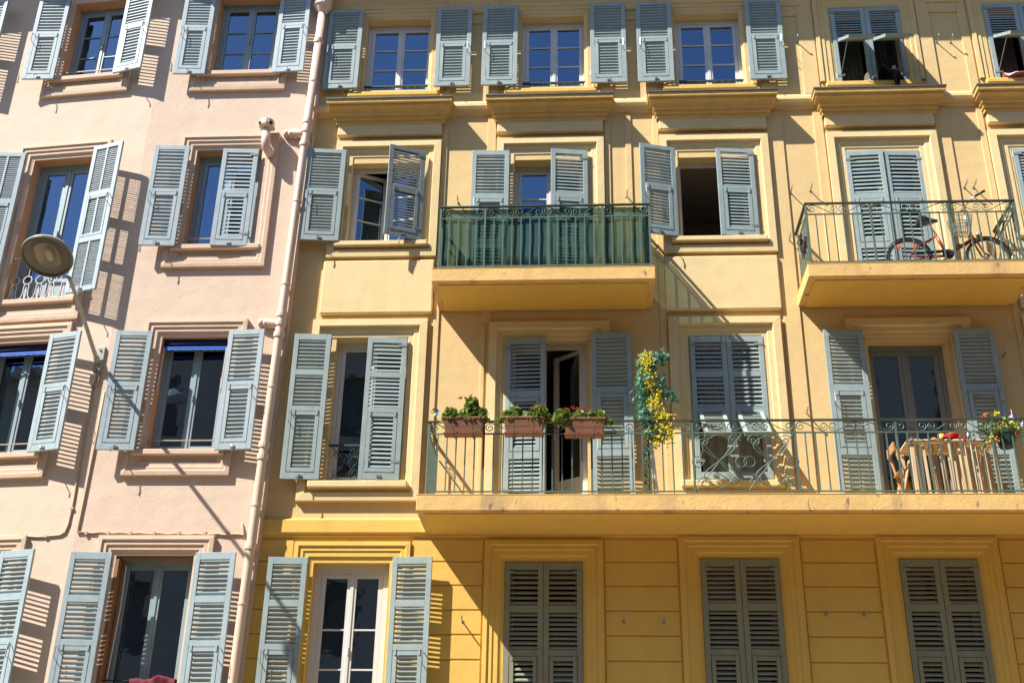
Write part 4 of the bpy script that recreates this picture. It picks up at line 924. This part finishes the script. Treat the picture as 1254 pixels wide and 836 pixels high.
cloth('garment',YF,[(-.16,13.10),(-.06,13.24),(.02,13.30),(.10,13.22),(.14,13.08),(.15,12.90)],4.52,5.0,M['garm'],'charcoal garment hung over the sill of the top window with raised flaps','garment',4,amp=.09,edge=.10,skew=-.45)
cloth('white_cloth',YF,[(-.16,13.10),(-.05,13.20),(.03,13.16)],4.37,4.52,M['whitec'],'crumpled white cloth left of the charcoal garment on the top sill','cloth',6,amp=.07)
cloth('pink_cloth',YF,[(-.15,13.05),(-.03,13.16),(.06,13.16),(.12,13.09)],6.42,7.2,M['pinkc'],'pink cloth drying on the window sill at the top right corner','cloth',7,amp=.07,edge=.02)
cloth('red_cloth',PF,[(-.20,3.75),(-.09,4.08),(-.05,4.10),(.0,4.07),(.02,3.7)],-5.72,-5.13,M['redc'],'dark red cloth hung over the window bar at the bottom of the picture','cloth',8,amp=.035,edge=.03)
b=MB(); b.tube([(PW['R4'][0],-.05,4.07),(PW['R4'][1],-.05,4.07)],.010,6); b.build('window_guard',M['iron_k'],PB,PF)
b=MB(); b.tube([(PW['R4'][0]+.12,-.09,5.55),(PW['R4'][0]+.13,-.09,5.0),(PW['R4'][0]+.10,-.09,4.1)],.007,5); o=b.build('blind_cord',M['whitec'],None,PF); tag(o,'pale blind cord hanging inside the lowest pink house window','cord')

# ------------------------------------------------------------------ street and the house across it
def sheet(name,m,x0,x1,y0,y1,z0,z1):
    b=MB(); b.box(x0,x1,-y1,-y0,z0,z1); return tag(b.build(name,m),kind='structure')
sheet('ground',M['pave'],-600,600,-600,600,-.3,-.16)
sheet('road',M['street'],-60,60,-14.2,-2.8,-.159,-.12)
sheet('pavement',M['pave'],-60,60,-2.8,-.02,-.158,.0); sheet('pavement',M['pave'],-60,60,-17.6,-14.2,-.158,.0)
OB=thing('opposite_building',(0,-17.6,0),'pale stone house across the street, seen only mirrored in window panes','building')
oF=((0,-17.6,0),pi)
oh=[(x-.55,x+.55,z,z+2.0) for x in range(-20,21,3) for z in (1.0,4.4,7.8,11.2,14.2)]
wall('wall',oF,OB,M['stone'],oh,-48,48,0,17.2)
for z in (3.9,10.6,13.6):
    b=MB(); b.box(-48,48,.0,.14,z,z+.2); b.build('belt_course',M['stone'],OB,oF)
b=MB(); b.box(-48,48,-8,.6,17.2,17.5); b.mi=1; b.loops([[(-48,.6,17.5),(48,.6,17.5)],[(-48,-4,18.6),(48,-4,18.6)],[(-48,-8,17.5),(48,-8,17.5)]]); b.build('roof',[M['stone'],M['roof']],OB,oF)
b=MB()
b.box(-48,48,-8,-7.8,0,17.2); b.box(-48,-47.8,-7.8,-.02,0,17.2); b.box(47.8,48,-7.8,-.02,0,17.2); b.build('back_walls',M['stone'],OB,oF)
wm=MB(); wm.box(-.55,.55,-.26,-.24,0,2.0); wme=wm.mesh('window',M['curtain'])
for h in oh: o=link('window',wme,OB,(fpt(oF,(h[0]+h[1])/2,0,h[2]),pi))

# ------------------------------------------------------------------ light, camera
W=bpy.data.worlds.new('World'); SC.world=W; W.use_nodes=True; nt=W.node_tree
sky=nt.nodes.new('ShaderNodeTexSky'); sky.sky_type='NISHITA'; sky.sun_disc=False
SV=Vector((-1.66,-1.0,2.27)).normalized()
sky.sun_elevation=math.asin(SV.z); sky.sun_rotation=math.atan2(SV.x,SV.y)%(2*pi); sky.air_density=1.0; sky.dust_density=.3; sky.ozone_density=3.5
nt.links.new(sky.outputs[0],nt.nodes['Background'].inputs[0]); nt.nodes['Background'].inputs[1].default_value=.085
sd=bpy.data.lights.new('sun','SUN'); sd.energy=5.0; sd.angle=R(.53); sd.color=(1,.95,.86)
so=bpy.data.objects.new('sun',sd); COL.objects.link(so); so.rotation_euler=SV.to_track_quat('Z','Y').to_euler(); so.location=(-20,-15,30)
cam=bpy.data.cameras.new('camera'); co=bpy.data.objects.new('camera',cam); COL.objects.link(co); SC.camera=co
cam.sensor_fit='HORIZONTAL'; cam.sensor_width=36; cam.lens=36*1450/1254; cam.clip_end=3000
f=Vector((0,cos(R(25.458)),sin(R(25.458)))); r=Vector((1,0,0)); u=r.cross(f); rl=R(1.1165)
r2=r*cos(rl)+u*sin(rl); u2=-r*sin(rl)+u*cos(rl); A=Matrix.Rotation(R(3.833),3,'Z')
f,r2,u2=A@f,A@r2,A@u2
co.matrix_world=Matrix(((r2.x,u2.x,-f.x,0),(r2.y,u2.y,-f.y,-15),(r2.z,u2.z,-f.z,1.6),(0,0,0,1)))
SC.view_settings.view_transform='Standard'; SC.view_settings.look='None'; SC.view_settings.exposure=1.15; SC.view_settings.gamma=1
SC.render.engine='CYCLES'; SC.cycles.max_bounces=8; SC.cycles.diffuse_bounces=5; SC.cycles.transparent_max_bounces=16; SC.cycles.use_denoising=True
SC.cycles.caustics_reflective=False; SC.cycles.caustics_refractive=False
